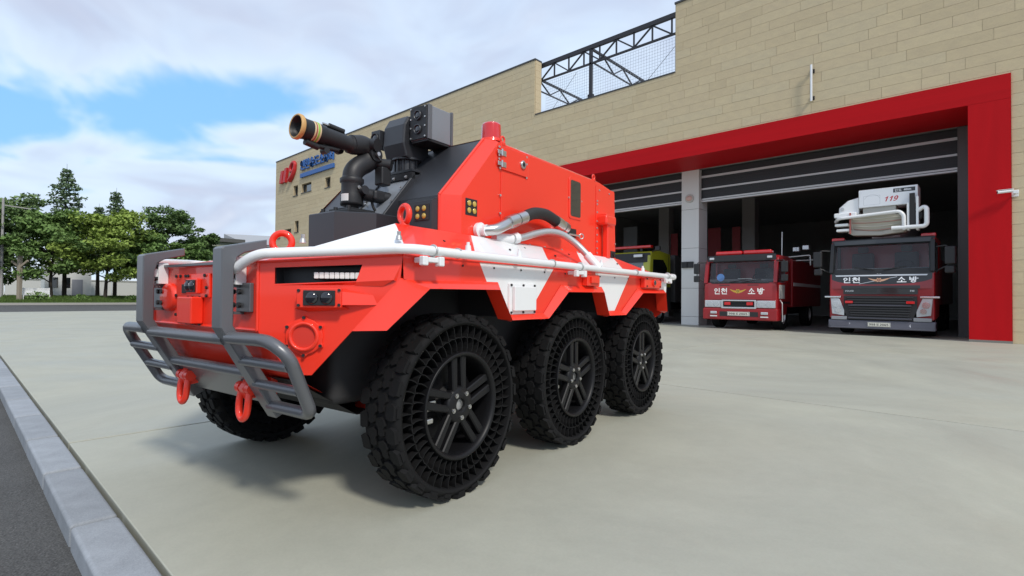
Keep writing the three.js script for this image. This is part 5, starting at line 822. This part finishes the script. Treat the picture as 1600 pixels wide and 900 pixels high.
// -- yellow-green truck behind the column
{
  const t = thing('rescue_truck', 'yellow-green truck cab with red light bar half hidden behind red vehicle', 'truck', [-11.42, 0, -19.0]);
  const yg = mat([.36, .37, .02], .35, 0, { clearcoat: .6, clearcoatRoughness: .1 }), W = 1.22;
  mesh('cab', prism([[0, .5], [0, 1.5], [-.12, 2.75], [-.25, 2.92], [-.9, 3.0], [-1.9, 2.9], [-1.95, .6]], -W, W, 'x', .06, 2), yg, t);
  const zf = (y) => y < 1.5 ? .02 : .02 - (y - 1.5) * .1;
  mesh('windscreen', bowed(2.3, 1.55, 2.5, (y) => zf(y) + .04, .1), mat([.10, .12, .13], .08, 0, { clearcoat: 1, clearcoatRoughness: .03 }), t); mesh('sun_visor', bowed(2.4, 2.48, 2.86, (y) => zf(y) + .08, .12), M.black, t); mesh('visor_lamp', rboxAB(.55, .95, 2.68, 2.8, .0, .06, .02), M.lampGlass, t);
  mesh('front_panel', bowed(2.36, .5, 1.54, () => .05, .08), mat([.03, .03, .03], .4), t);
  mesh('light_bar', [rboxAB(-1.0, 1.1, 3.08, 3.2, -.6, -.35, .04, 2)], M.redPlastic, t); mesh('light_bar_foot', rboxAB(.6, .7, 2.95, 3.1, -.55, -.4, .01), M.black, t);
  mesh('side_window', prism([[-.3, 1.62], [-.34, 2.6], [-1.2, 2.62], [-1.55, 2.3], [-1.5, 1.9], [-1.1, 1.6]], 1.215, 1.235, 'x', .004), M.screen, t); mesh('side_window', prism([[-.3, 1.62], [-.34, 2.6], [-1.2, 2.62], [-1.55, 2.3], [-1.5, 1.9], [-1.1, 1.6]], -1.235, -1.215, 'x', .004), M.screen, t);
  mesh('door_line', [boxAB(1.22, 1.228, .7, 2.85, -1.70, -1.68)], M.black, t); mesh('lower_sill', rboxAB(-1.23, 1.23, .45, 1.5, -1.9, -.1, .03), M.dark, t);
  for (const s of [-1, 1]) { const m = new THREE.Group(); m.name = 'mirror'; t.add(m); mesh('mirror_arm', tube([V(s * 1.2, 2.9, -.3), V(s * 1.5, 3.05, -.2)], .02, .02, 8), M.black, m); mesh('mirror_head', rbox(.22, .2, .14, s * 1.5, 3.02, -.2, .05, 2), M.black, m); truckWheel(t, s * 1.02, .5, -1.0); truckWheel(t, s * 1.02, .5, -4.5); }
  mesh('bumper', rboxAB(-1.25, 1.25, .3, .62, -.3, .06, .04, 2), yg, t); mesh('chassis', rboxAB(-.5, .5, .5, .9, -6, -.5, .03), M.dark, t); mesh('equipment_body', rboxAB(-1.22, 1.22, .85, 2.9, -6.5, -2.3, .04), mat([.06, .06, .06], .6), t);
}
// ---------------------------------------------------------------- far left: verge, trees, walls
{
  const gt = dataTex(256, 256, (x, y) => { const n = pfbm(x, y, 8, 5), s = rnd() - .5; const v = 1 + n * .8 + s * .5; return [.055 * v, .095 * v, .022 * v]; }); gt.repeat.set(30, 4);
  const verge = structure('grass_verge', prism([[-63.5, -.1], [-63.8, .14], [-66, .55], [-110, .75], [-110, -.1]], -60, 60, 'z'), mat([1, 1, 1], 1, 0, { map: gt }));
  { const p = verge.geometry.attributes.position, u = verge.geometry.attributes.uv; for (let k = 0; k < p.count; k++) u.setXY(k, p.getZ(k) / 60, p.getX(k) / 60); }
  structure('verge_kerb', boxAB(-63.5, -63.25, -.1, .1, -60, 60), mat([.36, .35, .32], .9));
  // grass blades
  const bl = new THREE.BufferGeometry(); bl.setAttribute('position', new THREE.Float32BufferAttribute([-.02, 0, 0, .02, 0, 0, .0, .2, .03, 0, 0, -.02, 0, 0, .02, .03, .17, 0], 3)); bl.computeVertexNormals();
  const im = new THREE.InstancedMesh(bl, mat([.075, .13, .03], 1), 26000); im.name = 'grass'; const mm = new THREE.Matrix4(), c = new THREE.Color();
  for (let i = 0; i < 26000; i++) { const d = Math.pow(rnd(), 1.6) * 9, x = -63.8 - d, z = rr(-34, 8), y = d < 2.2 ? .14 + d / 2.2 * .41 : .55; mm.makeRotationY(rnd() * 6.28).scale(V(1, rr(.6, 1.6), 1)).setPosition(x, y - .01, z); im.setMatrixAt(i, mm); const k = rr(.6, 1.4); im.setColorAt(i, c.setRGB(k, k, k * .8)); }
  im.userData.kind = 'stuff'; tag(im, 'short green grass along the verge under the trees', 'grass'); scene.add(im);
}
const barkM = mat([.055, .045, .036], .95);
const leafM = (r, g, b) => mat([r, g, b], .8, 0, { side: THREE.DoubleSide });
function leafQuads(spots, size, rng, flat = 1) {
  const n = spots.length, pos = new Float32Array(n * 18), nor = new Float32Array(n * 18), uv = new Float32Array(n * 12); const a = V(), b = V(), N = V();
  for (let i = 0; i < n; i++) {
    const p = spots[i]; N.set(rnd() - .5, (rnd() - .2) * flat, rnd() - .5).normalize(); a.set(rnd() - .5, rnd() - .5, rnd() - .5).cross(N).normalize(); b.crossVectors(N, a); const s = size * rr(.6, 1.35), w = s * .62;
    const q = [p.clone().addScaledVector(a, -s), p.clone().addScaledVector(b, w), p.clone().addScaledVector(a, s), p.clone().addScaledVector(b, -w)];
    [0, 2, 1, 0, 3, 2].forEach((k, m) => { const o = i * 18 + m * 3; pos[o] = q[k].x; pos[o + 1] = q[k].y; pos[o + 2] = q[k].z; nor[o] = N.x; nor[o + 1] = N.y; nor[o + 2] = N.z; });
  }
  const g = new THREE.BufferGeometry(); g.setAttribute('position', new THREE.BufferAttribute(pos, 3)); g.setAttribute('normal', new THREE.BufferAttribute(nor, 3)); g.setAttribute('uv', new THREE.BufferAttribute(uv, 2)); return g;
}
function broadleaf(name, label, x, z, H, Wd, lm, clear = .28, y0 = .5, dens = 1) {
  const t = thing(name, label, 'tree', [x, y0, z], rnd() * 6, 'trees on the verge'); const tr = [], tips = [];
  const h0 = H * clear, tk = .06 + H * .010; const top = V(rr(-.3, .3), H * .72, rr(-.3, .3));
  const trunk = smoothCurve([V(0, -.1, 0), V(rr(-.1, .1), h0, rr(-.1, .1)), V(rr(-.2, .2), H * .5, rr(-.2, .2)), top], 14); tr.push(sweep(trunk, (i, a) => tk * (1.15 - a * .95), 8));
  const nb = 15; for (let k = 0; k < nb; k++) {
    const u = k / (nb - 1), y = h0 + (H * .66 - h0) * u, az = k * 2.4 + rr(-.4, .4), R = Wd / 2 * Math.sin(Math.PI * (.22 + .70 * u)) * rr(.75, 1.12); const o = trunk[Math.min(13, Math.round(y / (H * .72) * 14))];
    const e = V(o.x + Math.cos(az) * R, y + H * rr(.10, .2) * (.6 + u * .7), o.z + Math.sin(az) * R), m = o.clone().lerp(e, .5).add(V(0, H * .02, 0)); const P = smoothCurve([o, m, e], 8); tr.push(sweep(P, (i, a) => tk * .42 * (1 - a * .85), 5, false));
    tips.push([e, 1], [P[5], .8], [P[3].clone().add(V(rr(-.5, .5), rr(0, .6), rr(-.5, .5))), .6]);
  }
  for (let k = 0; k < 12; k++) { const az = rnd() * 6.28, r = Wd * .3 * Math.sqrt(rnd()); tips.push([V(Math.cos(az) * r, H * rr(.68, .95), Math.sin(az) * r), .8]); }
  for (let k = 0; k < 16; k++) { const az = rnd() * 6.28, v = rr(-.9, .95), r = Wd * .42 * Math.sqrt(1 - v * v); tips.push([V(Math.cos(az) * r, H * (.62 + v * .3), Math.sin(az) * r), .7]); }
  mesh('trunk', tr, barkM, t);
  const spots = []; for (const [c, k] of tips) { const n = Math.round(175 * k * dens), a = Wd * .135 * (.7 + k * .5), b = a * rr(.38, .6); for (let i = 0; i < n; i++) { let q; do q = V(rr(-1, 1), rr(-1, 1), rr(-1, 1)); while (q.lengthSq() > 1); q.multiplyScalar(.75 + .25 * rnd()); spots.push(V(c.x + q.x * a, c.y + q.y * b, c.z + q.z * a)); } }
  mesh('crown', leafQuads(spots, .17, rnd, 1.6), lm, t); return t;
}
function conifer(label, x, z, H, Wd, lm, y0 = .5, bare = .1) {
  const t = thing('conifer_tree', label, 'tree', [x, y0, z], rnd() * 6, 'trees on the verge'); const tr = [sweep([V(0, -.1, 0), V(0, H * .5, .05), V(0, H, 0)], (i, a) => .2 * (1.05 - a), 7)], spots = [];
  const L = 20; for (let k = 0; k < L; k++) {
    const u = k / L, y = H * (bare + (1 - bare) * u * .97), R = Wd / 2 * Math.pow(1 - u, .75) * rr(.55, 1.2) + .2, nb = 7;
    for (let j = 0; j < nb; j++) { const az = j / nb * 6.28 + k * 1.3 + rr(-.3, .3), r = R * rr(.65, 1.1), e = V(Math.cos(az) * r, y + r * rr(-.05, .22), Math.sin(az) * r); tr.push(sweep([V(0, y, 0), V(e.x * .5, y - .03, e.z * .5), e], (i, a) => .035 * (1 - a * .8), 4, false)); const n = Math.round((14 + r * 26) * rr(.35, 1.2)); for (let i = 0; i < n; i++) { const s = Math.sqrt(rr(.03, 1)); spots.push(V(e.x * s + rr(-.22, .22), y + (e.y - y) * s + rr(-.2, .12), e.z * s + rr(-.22, .22))); } }
  }
  mesh('trunk', tr, barkM, t); mesh('crown', leafQuads(spots, .14, rnd, 1), lm, t); return t;
}
{
  const gD = leafM(.11, .185, .055), gM = leafM(.14, .235, .06), gY = leafM(.24, .33, .06), gC = leafM(.11, .17, .085), gL = leafM(.16, .24, .09);
  broadleaf('broadleaf_tree', 'yellow-green leafy tree in front of two conifers on the verge', -66, -10.6, 9.2, 9.0, gY, .2, .5, 1.4);
  broadleaf('broadleaf_tree', 'dark green leafy tree with uneven top beside low dark-roofed building', -69, -16.4, 10.9, 7.4, gD, .2, .5, 1.2);
  broadleaf('broadleaf_tree', 'small dark leafy tree at end of the tree row by dark-roofed building', -68.5, -20.2, 8.6, 4.2, gD, .3);
  broadleaf('broadleaf_tree', 'mid green leafy tree below tall pointed conifer on the verge', -67, -6.6, 8.8, 7.4, gM, .2, .5, 1.15);
  broadleaf('broadleaf_tree', 'loose mid green tree with flat top near white bench', -71, -4.6, 11.0, 6.5, gL, .32, .5, .75);
  broadleaf('broadleaf_tree', 'broad dark tree behind wooden post at grass edge', -68, -1.8, 9.8, 7.0, gD, .10);
  broadleaf('broadleaf_tree', 'low bright green tree between yellow-green tree and building', -66.5, -14.2, 7.2, 6.0, gM, .28, .5, 1.1);
  broadleaf('broadleaf_tree', 'low green tree right of the dark leafy tree on verge', -66, -18.0, 6.4, 5.0, gM, .3);
  conifer('tallest pointed conifer rising above the leafy trees', -70, -7.9, 13.8, 5.4, gC, .5, .3);
  conifer('slender bare-topped conifer behind yellow-green tree', -72, -12.4, 12.3, 3.6, gC, .5, .3);
  conifer('thin dark conifer beside slender bare-topped conifer', -74, -11.2, 10.6, 2.6, gC, .5, .3);
  // low shrubs at the foot of the trees
  for (const [x, z, s] of [[-65.2, -8.6, .5], [-65, -12.6, .45], [-65.3, -15.2, .6], [-65.1, -5.4, .7], [-65.5, -18.6, .6]]) { const t = thing('shrub', 'low dark green shrub at foot of the trees on grass', 'shrub', [x, .35, z], 0, 'shrubs under the trees'); const sp = []; for (let i = 0; i < 420; i++) { let q; do q = V(rr(-1, 1), rr(0, 1), rr(-1, 1)); while (q.lengthSq() > 1); sp.push(V(q.x * s * 1.5, q.y * s * 1.1, q.z * s * 1.5)); } mesh('foliage', leafQuads(sp, .1, rnd), gM, t); mesh('stem', cyl(.02, .03, s, 0, s / 2, 0, 'y', 6), barkM, t); }
  // bench, post, bin, pole
  const b = thing('park_bench', 'white slatted bench on the grass under the trees', 'bench', [-65.2, .32, -5.4], Math.PI / 2);
  for (let k = 0; k < 4; k++) mesh('seat_slat', rbox(1.9, .035, .1, 0, .45, -.18 + k * .12, .008), M.white, b); for (let k = 0; k < 5; k++) mesh('back_slat', rbox(1.9, .1, .035, 0, .55 + k * .125, -.26 - k * .02, .008), M.white, b); for (const x of [-.9, .9]) { mesh('leg', rboxAB(x - .04, x + .04, 0, 1.15, -.30, -.25, .01), M.white, b); mesh('leg', rboxAB(x - .04, x + .04, 0, .45, .16, .22, .01), M.white, b); }
  const p = thing('wooden_post', 'pale wooden post with angled arms on grass edge', 'post', [-64.8, .3, -4.2], .6); const wm = mat([.30, .26, .20], .9);
  mesh('post', rboxAB(-.14, .14, -.1, 4.1, -.14, .14, .02), wm, p); mesh('arm', beam(V(0, 3.0, 0), V(-.85, 3.55, 0), .12, .16), wm, p); mesh('arm', beam(V(0, 3.0, 0), V(.85, 3.6, 0), .12, .16), wm, p);
  const u = thing('utility_pole', 'thin grey utility pole with cross arm behind the trees', 'pole', [-66.5, .4, -3.1]); mesh('pole', cyl(.09, .13, 9.2, 0, 4.6, 0, 'y', 10), mat([.35, .34, .33], .8), u); mesh('cross_arm', beam(V(0, 8.6, 0), V(-.3, 8.5, -1.9), .07, .09), mat([.35, .34, .33], .8), u);
  const w = thing('litter_bin', 'small dark litter bin on grass below tree trunks', 'bin', [-64.6, .25, -20.0]); mesh('body', lathe([[.2, 0], [.26, .75], [.28, .78], [.24, .78], [.2, .1]], 18), M.black, w); mesh('rim', new THREE.TorusGeometry(.26, .03, 8, 20).rotateX(Math.PI / 2).translate(0, .78, 0), M.black, w);
  // pale wall and buildings behind
  const fw = thing('boundary_wall', 'long pale grey boundary wall behind the tree trunks', 'wall', [-88, .5, -20]); const wl = mat([.56, .56, .55], .85);
  for (let k = 0; k < 10; k++) mesh('wall_panel', boxAB(-.12, .12, 0, 2.1, -26 + k * 5.2 + .03, -26 + (k + 1) * 5.2 - .03), wl, fw); mesh('wall_cap', boxAB(-.2, .2, 2.1, 2.25, -26, 26), mat([.42, .42, .41], .9), fw);
  const h = thing('white_house', 'small plain white building glimpsed through the trees', 'building', [-82, .5, -9.5]); mesh('wall', boxAB(-2, 2, 0, 5.2, -2.0, 2.2), mat([.66, .66, .65], .8), h); mesh('roof', boxAB(-2.3, 2.3, 5.2, 5.4, -2.3, 2.5), mat([.3, .3, .32], .8), h); mesh('door', rboxAB(2.0, 2.06, 0, 2.1, -1.2, -.2, .01), mat([.25, .26, .3], .6), h); for (const z of [.3, 1.4]) mesh('window', rboxAB(2.0, 2.05, 1.1, 2.3, z - .35, z + .35, .01), M.glassDark, h);
  const lb = thing('low_building', 'low building with dark flat roof and grey sloping roof behind trees', 'building', [-80, .4, -29]);
  mesh('wall', boxAB(-4, 4, 0, 7.6, -12, 6.4), mat([.24, .26, .20], .9), lb); mesh('roof', boxAB(-4.4, 4.4, 7.6, 8.1, 1.6, 6.8), mat([.09, .09, .085], .8), lb); mesh('roof', poly([[V(4.5, 7.5, 1.4), V(4.5, 7.5, -12.5), V(-4.5, 10.2, -12.5), V(-4.5, 9.6, 1.4)], [V(4.5, 7.5, 1.4), V(4.5, 7.3, 1.4), V(4.5, 7.3, -12.5), V(4.5, 7.5, -12.5)], [V(4.5, 7.5, 1.4), V(-4.5, 9.6, 1.4), V(-4.5, 7.3, 1.4), V(4.5, 7.3, 1.4)]], V(0, 5, -5)), mat([.36, .37, .38], .6), lb);
  for (const z of [-9, -5, -1, 3]) mesh('window', boxAB(4.0, 4.05, 4.4, 5.8, z - .8, z + .8), M.glassDark, lb);
  mesh('gutter', boxAB(4.4, 4.55, 7.45, 7.62, -12.4, 1.3), mat([.12, .13, .14], .6), lb);
}
scene.traverse((o) => { if (o.isMesh) { o.castShadow = true; o.receiveShadow = true; } });
renderer.render(scene, camera);
